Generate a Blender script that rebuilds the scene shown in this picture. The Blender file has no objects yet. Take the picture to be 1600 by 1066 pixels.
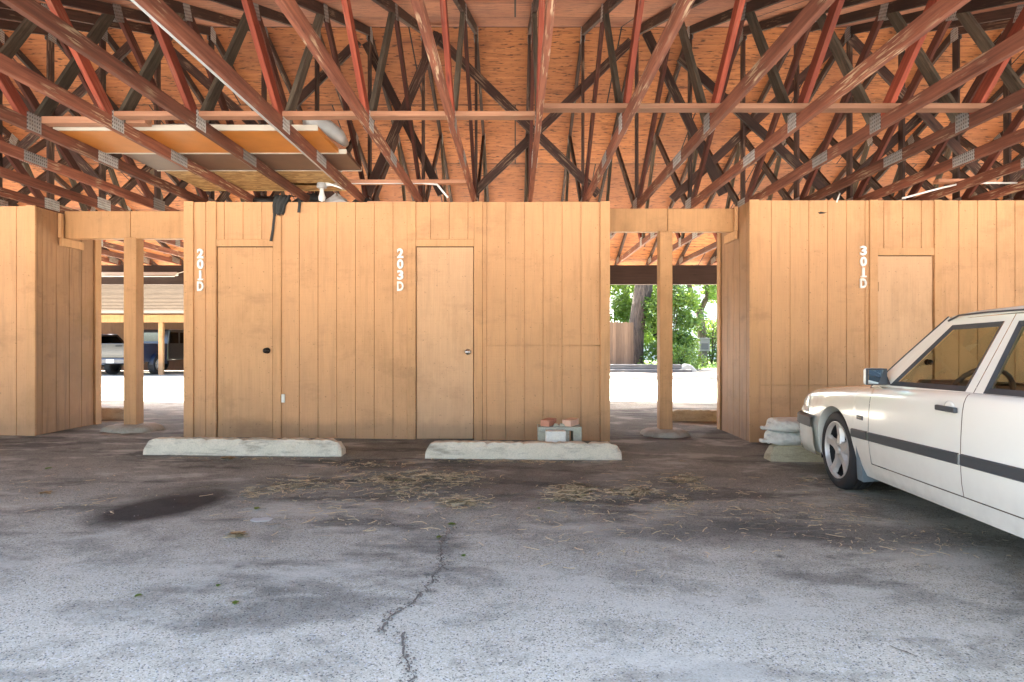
import bpy, bmesh, math, random
from mathutils import Vector, Matrix
R = math.radians
rnd = random.Random(7)
SC = bpy.context.scene
COL = SC.collection

# ------------------------------------------------------------------ camera, sky, sun, exposure
CAMZ = 1.013
cam = bpy.data.cameras.new("camera"); camo = bpy.data.objects.new("camera", cam); COL.objects.link(camo)
camo.location = (0, 0, CAMZ); camo.rotation_euler = (R(90), 0, 0)
cam.sensor_width = 36; cam.lens = 950 / 1600 * 36
cam.shift_x = -5 / 1600; cam.shift_y = 2 / 1600
cam.clip_start = 0.05; cam.clip_end = 600
SC.camera = camo
SUN_EL, SUN_AZ = R(60), R(14)      # azimuth measured from +Y towards -X
world = bpy.data.worlds.new("World"); SC.world = world; world.use_nodes = True
wn = world.node_tree
sky = wn.nodes.new('ShaderNodeTexSky'); sky.sky_type = 'NISHITA'; sky.sun_disc = False
sky.sun_elevation = SUN_EL; sky.sun_rotation = -SUN_AZ
sky.air_density = 1.0; sky.dust_density = 5.0; sky.ozone_density = 1.0
bg = wn.nodes['Background']; bg.inputs[1].default_value = 0.11
wn.links.new(sky.outputs[0], bg.inputs[0])
sun = bpy.data.lights.new("sun", 'SUN'); suno = bpy.data.objects.new("sun", sun); COL.objects.link(suno)
sun.energy = 5.0; sun.angle = R(0.5); sun.color = (1, .95, .87)
sd = Vector((-math.sin(SUN_AZ) * math.cos(SUN_EL), math.cos(SUN_AZ) * math.cos(SUN_EL), math.sin(SUN_EL)))
suno.rotation_euler = sd.to_track_quat('Z', 'Y').to_euler()
suno.location = (0, 0, 30)
SC.view_settings.view_transform = 'Standard'; SC.view_settings.look = 'None'
SC.view_settings.exposure = 3.85; SC.view_settings.gamma = 1
SC.cycles.max_bounces = 10; SC.cycles.diffuse_bounces = 6; SC.cycles.transparent_max_bounces = 12
SC.cycles.sample_clamp_indirect = 10

# ------------------------------------------------------------------ node helpers
class NB:
    def __init__(s, name):
        s.m = bpy.data.materials.new(name); s.m.use_nodes = True
        s.t = s.m.node_tree; s.b = s.t.nodes['Principled BSDF']
    def n(s, typ, **k):
        x = s.t.nodes.new(typ)
        for a, v in k.items(): setattr(x, a, v)
        return x
    def put(s, sock, v):
        if hasattr(v, 'is_linked') or hasattr(v, 'links'): s.t.links.new(v, sock)
        else:
            if isinstance(v, tuple) and len(v) == 3 and sock.type == 'RGBA': v = v + (1,)
            sock.default_value = v
    def coord(s, kind='Object', scale=(1, 1, 1), loc=(0, 0, 0)):
        tc = s.n('ShaderNodeTexCoord') if kind != 'Position' else s.n('ShaderNodeNewGeometry')
        mp = s.n('ShaderNodeMapping'); s.t.links.new(tc.outputs[kind], mp.inputs[0])
        mp.inputs['Scale'].default_value = scale; mp.inputs['Location'].default_value = loc
        return mp.outputs[0]
    def noise(s, vec, scale, detail=4, rough=.55, out='Fac'):
        x = s.n('ShaderNodeTexNoise'); s.t.links.new(vec, x.inputs['Vector'])
        x.inputs['Scale'].default_value = scale; x.inputs['Detail'].default_value = detail; x.inputs['Roughness'].default_value = rough
        return x.outputs[out]
    def vor(s, vec, scale, out='Distance', feature='F1'):
        x = s.n('ShaderNodeTexVoronoi', feature=feature); s.t.links.new(vec, x.inputs['Vector']); x.inputs['Scale'].default_value = scale
        return x.outputs[out]
    def ramp(s, f, stops):
        x = s.n('ShaderNodeValToRGB'); s.t.links.new(f, x.inputs[0]); e = x.color_ramp.elements
        while len(e) < len(stops): e.new(.5)
        for i, (p, c) in enumerate(stops):
            e[i].position = p
            if not isinstance(c, tuple): c = (c, c, c)
            e[i].color = c + (1,) if len(c) == 3 else c
        return x.outputs[0]
    def mix(s, f, a, b, mode='MIX'):
        x = s.n('ShaderNodeMix', data_type='RGBA', blend_type=mode)
        s.put(x.inputs[0], f); s.put(x.inputs[6], a); s.put(x.inputs[7], b)
        return x.outputs[2]
    def math(s, op, a, b=0.0, c=None, clamp=False):
        x = s.n('ShaderNodeMath', operation=op, use_clamp=clamp); s.put(x.inputs[0], a); s.put(x.inputs[1], b)
        if c is not None: s.put(x.inputs[2], c)
        return x.outputs[0]
    def sep(s, v):
        x = s.n('ShaderNodeSeparateXYZ'); s.t.links.new(v, x.inputs[0]); return x.outputs
    def rand(s): return s.n('ShaderNodeObjectInfo').outputs['Random']
    def bump(s, h, st=.3, dist=.01):
        x = s.n('ShaderNodeBump'); x.inputs['Strength'].default_value = st; x.inputs['Distance'].default_value = dist
        s.t.links.new(h, x.inputs['Height']); s.t.links.new(x.outputs[0], s.b.inputs['Normal'])
    def done(s, col, rough=.7, metal=0.0, **k):
        s.put(s.b.inputs['Base Color'], col); s.put(s.b.inputs['Roughness'], rough); s.put(s.b.inputs['Metallic'], metal)
        for a, v in k.items(): s.put(s.b.inputs[a.replace('_', ' ')], v)
        return s.m

def mul(c, k): return tuple(x * k for x in c)
M = {}
def flat(name, col, rough=.6, metal=0., var=.12, sc=6., **k):
    nb = NB(name); c = nb.coord()
    f = nb.noise(c, sc, 5)
    M[name] = nb.done(nb.mix(f, mul(col, 1 - var), mul(col, 1 + var)), rough, metal, **k); return M[name]

# painted plywood siding
def paint(name, base, dirt=.55):
    nb = NB(name); o = nb.coord(); g = nb.coord('Position')
    gr = nb.noise(nb.coord('Position', (60, 60, 2.2)), 1.6, 5, .6)
    hz = nb.noise(nb.coord('Position', (1.5, 1.5, 90)), 1.0, 2, .5)
    big = nb.noise(g, 1.1, 5, .6)
    col = nb.mix(nb.ramp(gr, [(.25, 0.), (.75, 1.)]), mul(base, .90), mul(base, 1.05))
    col = nb.mix(nb.ramp(hz, [(.45, 0.), (.75, .10)]), col, mul(base, .72))
    col = nb.mix(nb.ramp(big, [(.42, .0), (.70, .50 * dirt)]), col, mul(base, .55))
    # smudges and scuffs
    sm = nb.noise(nb.coord('Position', (1.2, 1.2, 2.4), (3.1, 0, .3)), 1.3, 6, .7)
    col = nb.mix(nb.ramp(sm, [(.55, .0), (.70, .60 * dirt)]), col, (.20, .10, .045))
    sp = nb.noise(g, 45, 2, .5)
    col = nb.mix(nb.ramp(sp, [(.70, .0), (.76, .6)]), col, (.12, .065, .03))
    # runs, board to board tone, nail heads
    dr = nb.noise(nb.coord('Position', (14, 14, .9), (7, 0, 2)), 1.2, 5, .6)
    col = nb.mix(nb.ramp(dr, [(.52, 0.), (.68, .50 * dirt)]), col, mul(base, .5))
    hd = nb.noise(nb.coord('Position', (.9, .9, .55), (1.7, 3, 4.4)), 1.6, 7, .72)
    col = nb.mix(nb.ramp(hd, [(.52, 0.), (.66, .60 * dirt)]), col, (.30, .155, .055))
    q = nb.sep(g); fx = nb.math('FRACT', nb.math('DIVIDE', nb.math('ADD', nb.math('ADD', q[0], q[1]), 20.087), .4010)); fz_ = nb.math('FRACT', nb.math('DIVIDE', nb.math('ADD', q[2], 3.07), .305))
    nx = nb.math('MULTIPLY', nb.math('SUBTRACT', fx, .5), .4010); nz_ = nb.math('MULTIPLY', nb.math('SUBTRACT', fz_, .5), .305)
    nd = nb.math('SQRT', nb.math('ADD', nb.math('MULTIPLY', nx, nx), nb.math('MULTIPLY', nz_, nz_)))
    col = nb.mix(nb.math('MULTIPLY', nb.math('LESS_THAN', nd, .0048), .55), col, (.20, .10, .04))
    # splash dirt near the ground
    z = nb.sep(g)[2]
    zz = nb.math('ADD', z, nb.math('MULTIPLY', nb.noise(g, 5, 4), -.22))
    col = nb.mix(nb.ramp(zz, [(-.0, .22), (.10, .0)]), col, (.13, .085, .055))
    M[name] = nb.done(col, .62)
    nb.bump(nb.math('ADD', gr, nb.math('MULTIPLY', hz, .6)), .25, .004)
TAN = (.58, .318, .148)
paint('tan_siding', TAN); paint('tan_trim', (.575, .315, .142), .6); paint('tan_door', (.575, .322, .15), .6)
paint('pale_door', (.62, .375, .205), .4)
paint('far_wall_shaded', (.20, .105, .05)); paint('worn_siding', (.40, .21, .10), 1.5); paint('tan_beam', (.55, .295, .125), .8)  # far carport wall: shade under its roof put into the colour

def wood(name, ca, cb, fleck=.0, rough=.75):
    nb = NB(name); r = nb.rand()
    tc = nb.n('ShaderNodeTexCoord'); off = nb.n('ShaderNodeVectorMath', operation='ADD')
    cmb = nb.n('ShaderNodeCombineXYZ'); nb.put(cmb.inputs[0], nb.math('MULTIPLY', r, 37.0)); nb.put(cmb.inputs[1], nb.math('MULTIPLY', r, 11.0))
    nb.t.links.new(tc.outputs['Object'], off.inputs[0]); nb.t.links.new(cmb.outputs[0], off.inputs[1])
    mp = nb.n('ShaderNodeMapping'); mp.inputs['Scale'].default_value = (2.2, 40, 40); nb.t.links.new(off.outputs[0], mp.inputs[0])
    f = nb.noise(mp.outputs[0], 1.0, 6, .65)
    col = nb.mix(nb.ramp(f, [(.3, 0.), (.7, 1.)]), ca, cb)
    big = nb.noise(off.outputs[0], 1.6, 4)
    col = nb.mix(nb.ramp(big, [(.4, 0.), (.7, .45)]), col, mul(ca, .55))
    kn = nb.vor(nb_map(nb, off.outputs[0], (1.3, 9, 9)), 1.6)
    col = nb.mix(nb.ramp(kn, [(.05, .7), (.12, 0.)]), col, mul(ca, .3))
    if fleck:
        mp2 = nb_map(nb, off.outputs[0], (5, 70, 70)); f2 = nb.noise(mp2, 1.0, 3, .6)
        pt = nb.noise(off.outputs[0], 2.1, 2)
        msk = nb.math('MULTIPLY', nb.ramp(f2, [(.54, 0.), (.60, 1.)]), nb.ramp(pt, [(.50, 0.), (.60, 1.)]))
        col = nb.mix(nb.math('MULTIPLY', msk, fleck), col, (.42, .30, .19))
    br = nb.math('ADD', nb.math('MULTIPLY', r, .8), .62)
    col = nb.mix(1.0, col, nb_rgb(nb, br), 'MULTIPLY')
    M[name] = nb.done(col, rough); nb.bump(f, .25, .003)
def nb_map(nb, v, sc):
    mp = nb.n('ShaderNodeMapping'); mp.inputs['Scale'].default_value = sc; nb.t.links.new(v, mp.inputs[0]); return mp.outputs[0]
def nb_rgb(nb, v):
    c = nb.n('ShaderNodeCombineColor')
    for i in range(3): nb.t.links.new(v, c.inputs[i])
    return c.outputs[0]
wood('chord_wood', (.10, .030, .018), (.30, .105, .058), 1.)
wood('dark_wood', (.034, .018, .014), (.092, .044, .032), .4)
wood('red_wood', (.15, .024, .012), (.36, .075, .036), .15)
wood('olive_lit_wood', (.06, .05, .038), (.20, .17, .125), .25)  # greenish light on the web undersides put into the wood colour
wood('salmon_wood', (.36, .16, .09), (.52, .27, .16), .3)
nb = NB('fence_wood'); o = nb.coord('Object'); f = nb.noise(nb.coord('Object', (30, 30, 2)), 1.4, 6, .65)
wnz = nb.n('ShaderNodeTexWhiteNoise', noise_dimensions='1D'); nb.put(wnz.inputs['W'], nb.math('FLOOR', nb.math('DIVIDE', nb.math('ADD', nb.sep(o)[0], 3.0), .1085)))
M['fence_wood'] = nb.done(nb.mix(1.0, nb.mix(f, (.13, .075, .04), (.27, .165, .095)), nb_rgb(nb, nb.math('ADD', nb.math('MULTIPLY', wnz.outputs[0], .6), .6)), 'MULTIPLY'), .85)
wood('timber_grey', (.06, .055, .05), (.13, .12, .105))
wood('far_brown', (.06, .035, .03), (.10, .06, .05))

# roof sheathing
def deck(name, ca, cb):
    nb = NB(name)
    o = nb.coord('Object')
    br = nb.n('ShaderNodeTexBrick'); nb.t.links.new(o, br.inputs['Vector'])
    br.inputs['Scale'].default_value = 1.0; br.inputs['Brick Width'].default_value = 2.44; br.inputs['Row Height'].default_value = 1.22
    br.inputs['Mortar Size'].default_value = .009; br.inputs['Mortar Smooth'].default_value = .1
    br.inputs['Color1'].default_value = (0, 0, 0, 1); br.inputs['Color2'].default_value = (1, 1, 1, 1); br.inputs['Mortar'].default_value = (.5, .5, .5, 1)
    tone = br.outputs['Color']; mort = br.outputs['Fac']
    gr = nb.noise(nb.coord('Object', (1.6, 16, 16)), 1.3, 6, .62)
    big = nb.noise(o, .8, 4)
    col = nb.mix(nb.ramp(gr, [(.3, 0.), (.7, 1.)]), ca, cb)
    col = nb.mix(nb.ramp(tone, [(0., 0.), (1., .75)]), col, mul(ca, .72))
    col = nb.mix(nb.ramp(big, [(.4, 0.), (.7, .55)]), col, (ca[0] * .42, ca[1] * .38, ca[2] * .7))
    wv = nb.noise(nb.coord('Object', (.55, 1.6, 1), (3, 8, 0)), 2.2, 6, .7)
    col = nb.mix(nb.ramp(wv, [(.56, 0.), (.66, .55)]), col, (ca[0] * .30, ca[1] * .26, ca[2] * .4))
    st = nb.noise(nb.coord('Object', (4.5, 26, 20), (4, 2, 0)), 1.5, 4, .62)
    st2 = nb.noise(nb.coord('Object', (1.4, 34, 20), (1, 7, 0)), 1.2, 5, .6)
    col = nb.mix(nb.ramp(st2, [(.56, 0.), (.68, .6)]), col, mul(ca, .35))
    col = nb.mix(nb.ramp(st, [(.565, 0.), (.63, .9)]), col, (.055, .02, .012))
    kn = nb.vor(nb.coord('Object', (1.0, 2.1, 1)), 2.6)
    col = nb.mix(nb.ramp(kn, [(.05, .9), (.10, 0.)]), col, (.05, .018, .01))
    col = nb.mix(mort, col, (.025, .012, .01))
    wh = nb.noise(nb.coord('Object', (1.2, 2.2, 1), (9, 4, 0)), 8, 2)
    col = nb.mix(nb.ramp(wh, [(.745, 0.), (.77, .6)]), col, (.6, .5, .42))
    M[name] = nb.done(col, .7); nb.bump(gr, .2, .004)
deck('sheathing', (.47, .15, .045), (.77, .305, .10))
deck('sheathing_pink', (.48, .16, .075), (.72, .31, .16))

# galvanised plate with pressed teeth
nb = NB('galvanised'); o = nb.coord('Object')
s = nb.sep(o)
def cell(v, p, duty):
    f = nb.math('FRACT', nb.math('DIVIDE', v, p)); return nb.math('LESS_THAN', f, duty)
tooth = nb.math('MULTIPLY', cell(s[1], .022, .45), cell(s[2], .027, .5))
col = nb.mix(nb.noise(o, 30, 3), (.38, .39, .39), (.60, .61, .60))
col = nb.mix(nb.math('MULTIPLY', tooth, .8), col, (.05, .045, .045))
rv = nb.math('ADD', nb.math('MULTIPLY', nb.rand(), .7), .5)
col = nb.mix(nb.ramp(nb.noise(o, 14, 4), [(.5, 0.), (.7, .5)]), nb.mix(1.0, col, nb_rgb(nb, rv), 'MULTIPLY'), (.20, .13, .09))
M['galvanised'] = nb.done(col, .5, .35)

# asphalt
nb = NB('asphalt'); p = nb.coord('Position')
agg = nb.vor(p, 190, 'Color'); aggd = nb.noise(p, 160, 3, .7)
mid = nb.noise(p, 9, 6, .65); big = nb.noise(p, .9, 6, .62); str_ = nb.noise(nb.coord('Position', (.55, 1.5, 1), (2.3, 7.1, 0)), 1.3, 6, .62)
agr = nb.sep(agg)[0]
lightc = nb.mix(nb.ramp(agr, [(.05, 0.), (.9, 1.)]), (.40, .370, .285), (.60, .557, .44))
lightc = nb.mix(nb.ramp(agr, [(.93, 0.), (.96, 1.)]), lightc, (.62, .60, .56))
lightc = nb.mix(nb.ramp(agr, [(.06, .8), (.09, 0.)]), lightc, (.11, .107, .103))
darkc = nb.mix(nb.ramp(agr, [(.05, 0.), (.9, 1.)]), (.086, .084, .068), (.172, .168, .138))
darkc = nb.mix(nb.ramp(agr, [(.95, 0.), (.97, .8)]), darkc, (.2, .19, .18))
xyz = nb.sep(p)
# tyre-dirt and oil film near the lockers, plus light falloff painted into the colour
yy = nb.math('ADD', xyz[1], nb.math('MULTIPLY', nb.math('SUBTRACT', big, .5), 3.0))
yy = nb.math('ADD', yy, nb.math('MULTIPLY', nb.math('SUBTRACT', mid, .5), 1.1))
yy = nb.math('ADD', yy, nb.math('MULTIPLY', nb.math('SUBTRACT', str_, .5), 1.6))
dirt = nb.ramp(nb.math('DIVIDE', yy, 10.0), [(.22, .0), (.37, .38), (.54, .78), (.85, .92), (.98, .35)])  # also carries the painted shading towards the lockers
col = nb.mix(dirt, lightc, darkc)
patch = nb.ramp(str_, [(.53, 0.), (.60, .66)])
col = nb.mix(nb.math('MULTIPLY', patch, nb.ramp(nb.math('DIVIDE', xyz[1], 10.0), [(.15, .6), (.75, 1.)])), col, (.04, .034, .03))
wear = nb.noise(nb.coord('Position', (1, 1.25, 1), (11, 4, 0)), 2.6, 7, .68)
col = nb.mix(nb.ramp(wear, [(.50, 0.), (.62, .36)]), col, (.085, .08, .066))
spot = nb.vor(p, 3.3)
col = nb.mix(nb.math('MULTIPLY', nb.ramp(spot, [(.04, .7), (.11, 0.)]), nb.ramp(mid, [(.45, 0.), (.6, 1.)])), col, (.03, .026, .022))
pale = nb.noise(nb.coord('Position', (.8, 1.6, 1), (5, 1, 0)), 1.7, 7, .66)
col = nb.mix(nb.ramp(pale, [(.53, 0.), (.62, .45)]), col, (.58, .555, .46))
def blob(cx, cy, rx, ry, ang, c, amt, soft=.35, nz=.45):
    global col
    ca, sa = math.cos(ang), math.sin(ang)
    dx = nb.math('SUBTRACT', xyz[0], cx); dy = nb.math('SUBTRACT', xyz[1], cy)
    u = nb.math('DIVIDE', nb.math('ADD', nb.math('MULTIPLY', dx, ca), nb.math('MULTIPLY', dy, sa)), rx)
    v = nb.math('DIVIDE', nb.math('SUBTRACT', nb.math('MULTIPLY', dy, ca), nb.math('MULTIPLY', dx, sa)), ry)
    d = nb.math('SQRT', nb.math('ADD', nb.math('MULTIPLY', u, u), nb.math('MULTIPLY', v, v)))
    d = nb.math('ADD', d, nb.math('MULTIPLY', nb.math('SUBTRACT', nb.noise(p, 3.1, 5, .65), .5), nz * 3))
    col = nb.mix(nb.math('MULTIPLY', nb.ramp(d, [(1 - soft, 1.), (1 + soft * .4, 0.)]), amt), col, c)
blob(-2.28, 3.93, .50, .34, .95, (.030, .022, .018), .93, .4, .16)       # oil stain
blob(-2.2, 4.35, .8, .35, .6, (.06, .05, .035), .55, .7, .3)
blob(-.05, 4.6, 2.0, .75, 0, (.055, .045, .034), .5, .8, .4)
blob(1.0, 3.55, .8, .3, .1, (.05, .045, .04), .5, .7, .4)
blob(2.0, 3.5, 1.0, .3, -.2, (.045, .04, .036), .5, .7, .4)
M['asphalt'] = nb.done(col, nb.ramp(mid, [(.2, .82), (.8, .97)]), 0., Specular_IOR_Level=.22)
nb.bump(nb.math('ADD', aggd, agr), .5, .006)

# concrete
def concrete(name, ca, cb, stain=.5):
    nb = NB(name); p = nb.coord('Position')
    f = nb.noise(p, 7, 7, .65); fine = nb.noise(p, 90, 3, .7)
    col = nb.mix(f, ca, cb)
    col = nb.mix(nb.ramp(fine, [(.3, .35), (.55, 0.)]), col, mul(ca, .5))
    g = nb.noise(nb.coord('Position', (2, 6, 9), (3, 3, 1)), 1.6, 6, .7)
    col = nb.mix(nb.ramp(g, [(.52, 0.), (.68, stain)]), col, (.15, .125, .09))
    M[name] = nb.done(col, .85); nb.bump(nb.math('ADD', fine, f), .5, .006)
concrete('concrete', (.54, .475, .35), (.80, .72, .56), .6)
concrete('concrete_old', (.38, .33, .22), (.56, .50, .34), .5)
concrete('bounce_concrete', (.44, .42, .38), (.58, .55, .50), .2)
concrete('concrete_pad', (.34, .31, .25), (.50, .46, .37), .5)
concrete('block_grey', (.33, .33, .26), (.48, .48, .39), .35)
concrete('block_white', (.62, .61, .54), (.76, .75, .67), .12)
flat('brick_red', (.50, .23, .145), .85, var=.25, sc=25)
flat('brick_pale', (.66, .42, .30), .85, var=.2, sc=25)
nb = NB('sandbag'); o = nb.coord('Object'); f = nb.noise(nb.coord('Object', (14, 5, 9)), 1.6, 5, .65)
M['sandbag'] = nb.done(nb.mix(nb.ramp(nb.noise(o, 9, 6, .7), [(.5, 0.), (.7, .6)]), (.66, .68, .63), (.34, .33, .28)), .6); nb.bump(f, 1.0, .03)
flat('white_paint', (.78, .78, .76), .5, var=.06)
flat('conduit', (.42, .43, .43), .4, .2, var=.1)
flat('bulb_white', (.62, .62, .60), .25, var=.02)
flat('black_cloth', (.028, .03, .03), .8, var=.4, sc=20)
flat('black_rubber', (.022, .022, .023), .7, var=.25, sc=20)
flat('black_metal', (.02, .018, .017), .35, .6)
flat('silver_metal', (.60, .60, .58), .25, .9, var=.08)
flat('hinge', (.33, .18, .08), .5)
flat('grey_plastic_bag', (.55, .58, .58), .45, var=.2)
flat('panel_orange', (.56, .20, .035), .55, var=.22, sc=5)
flat('panel_brown', (.135, .075, .05), .5, var=.3, sc=6)
flat('panel_edge', (.52, .47, .39), .6)
flat('gutter', (.25, .19, .15), .5)
flat('stucco_white', (.75, .75, .76), .8)
flat('dry_leaf', (.38, .24, .11), .8, var=.3, sc=10)
flat('grit', (.24, .23, .20), .9, var=.4, sc=30)
flat('cardboard', (.48, .45, .40), .8)
flat('cabinet_grey', (.13, .135, .13), .6)
flat('outlet', (.70, .68, .62), .4)
# OSB
nb = NB('strand_board'); o = nb.coord('Object', (5, 9, 1)); c1 = nb.vor(o, 3.2, 'Color'); st = nb.noise(nb.coord('Object', (6, 30, 1)), 1.4, 5, .7)
col = nb.mix(nb.sep(c1)[0], (.36, .21, .075), (.62, .42, .18)); col = nb.mix(nb.ramp(st, [(.5, 0.), (.66, .75)]), col, (.13, .06, .02))
M['strand_board'] = nb.done(col, .75)
# straw, leaves
nb = NB('straw'); M['straw'] = nb.done(nb.mix(nb.noise(nb.coord('Position'), 30, 3), (.40, .29, .15), (.74, .60, .38)), .8)
def leafm(name, a, b, tr=.5):
    nb = NB(name); g = nb.n('ShaderNodeNewGeometry'); r = g.outputs['Random Per Island']
    col = nb.mix(r, a, b)
    nb.done(col, .5)
    t = nb.n('ShaderNodeBsdfTranslucent'); nb.put(t.inputs[0], nb.mix(.5, col, (.35, .5, .05), 'MIX'))
    ms = nb.n('ShaderNodeMixShader'); ms.inputs[0].default_value = tr
    nb.t.links.new(nb.b.outputs[0], ms.inputs[1]); nb.t.links.new(t.outputs[0], ms.inputs[2])
    nb.t.links.new(ms.outputs[0], nb.t.nodes['Material Output'].inputs[0]); M[name] = nb.m
leafm('leaf_green', (.02, .06, .010), (.06, .13, .022), .35)
leafm('leaf_yellow', (.05, .11, .018), (.14, .22, .045), .4)
leafm('leaf_dark', (.02, .055, .014), (.05, .10, .03), .3)
leafm('grass_blade', (.05, .12, .02), (.12, .24, .05), .4)
nb = NB('bark'); o = nb.coord('Object', (9, 9, 1.6)); f = nb.noise(o, 2, 7, .7); v = nb.vor(nb.coord('Object', (12, 12, 2.2)), 1.5)
M['bark'] = nb.done(nb.mix(nb.ramp(f, [(.3, 0.), (.7, 1.)]), (.03, .02, .014), (.13, .095, .07)), .9); nb.bump(nb.math('ADD', f, v), 1.0, .04)
nb = NB('lawn'); p = nb.coord('Position'); M['lawn'] = nb.done(nb.mix(nb.noise(p, 3, 6), (.05, .10, .02), (.16, .22, .07)), .9)
nb = NB('soil'); p = nb.coord('Position'); M['soil'] = nb.done(nb.mix(nb.noise(p, 4, 7, .7), (.16, .12, .085), (.33, .27, .20)), .95)
# shingles
nb = NB('shingles'); o = nb.coord('Object')
br = nb.n('ShaderNodeTexBrick'); nb.t.links.new(o, br.inputs[0]); br.inputs['Scale'].default_value = 1; br.inputs['Brick Width'].default_value = .30; br.inputs['Row Height'].default_value = .16
br.inputs['Mortar Size'].default_value = .012; br.inputs['Color1'].default_value = (.035, .024, .015, 1); br.inputs['Color2'].default_value = (.06, .043, .027, 1); br.inputs['Mortar'].default_value = (.02, .013, .009, 1)
M['shingles'] = nb.done(nb.mix(nb.noise(o, 12, 4), br.outputs[0], (.045, .033, .021)), .95, 0., Specular_IOR_Level=.02)
# car materials
def carpaint(name, c, rough=.28):
    nb = NB(name); f = nb.noise(nb.coord('Position'), 2.5, 5, .6); z = nb.sep(nb.coord('Position'))[2]
    col = nb.mix(nb.ramp(f, [(.45, 0.), (.8, .10)]), c, mul(c, .72))
    gr = nb.math('MULTIPLY', nb.ramp(z, [(.05, .5), (.42, 0.)]), nb.noise(nb.coord('Position'), 14, 4))
    col = nb.mix(gr, col, (.25, .22, .17))
    M[name] = nb.done(col, rough, 0., Coat_Weight=.7, Coat_Roughness=.06)
carpaint('cream_paint', (.84, .84, .755), .2); carpaint('navy_paint', (.007, .018, .045)); carpaint('black_paint', (.018, .019, .022)); carpaint('reflect_grey_paint', (.032, .030, .025))
flat('car_trim', (.045, .052, .058), .5, var=.1)
flat('car_seam', (.012, .012, .012), .8)
flat('mud_flap', (.12, .155, .17), .5, var=.15)
flat('alloy', (.58, .555, .51), .36, .4, var=.12)
flat('interior_brown', (.13, .085, .06), .75)
flat('interior_dash', (.10, .07, .055), .6)
flat('interior_tan', (.42, .36, .25), .8)
flat('lens_clear', (.75, .76, .72), .12, var=.04)
flat('lens_red', (.45, .02, .02), .2)
flat('plate_white', (.75, .76, .74), .4)
flat('mirror_glass', (.75, .85, .82), .03, 1.0, var=.01)
def glass(name, tint, refl=.10):
    nb = NB(name); tr = nb.n('ShaderNodeBsdfTransparent'); tr.inputs[0].default_value = tint + (1,)
    gl = nb.n('ShaderNodeBsdfGlossy'); gl.inputs['Roughness'].default_value = .02
    fr = nb.n('ShaderNodeLayerWeight'); fr.inputs[0].default_value = .5
    f5 = nb.math('ADD', nb.math('MULTIPLY', nb.math('POWER', fr.outputs['Facing'], 5.0), .9), .045)
    ms = nb.n('ShaderNodeMixShader'); nb.t.links.new(nb.math('MULTIPLY', f5, refl * 10), ms.inputs[0])
    nb.t.links.new(tr.outputs[0], ms.inputs[1]); nb.t.links.new(gl.outputs[0], ms.inputs[2])
    nb.t.links.new(ms.outputs[0], nb.t.nodes['Material Output'].inputs[0]); M[name] = nb.m
glass('car_glass', (.66, .69, .60)); glass('dark_glass', (.12, .14, .13))

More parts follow.
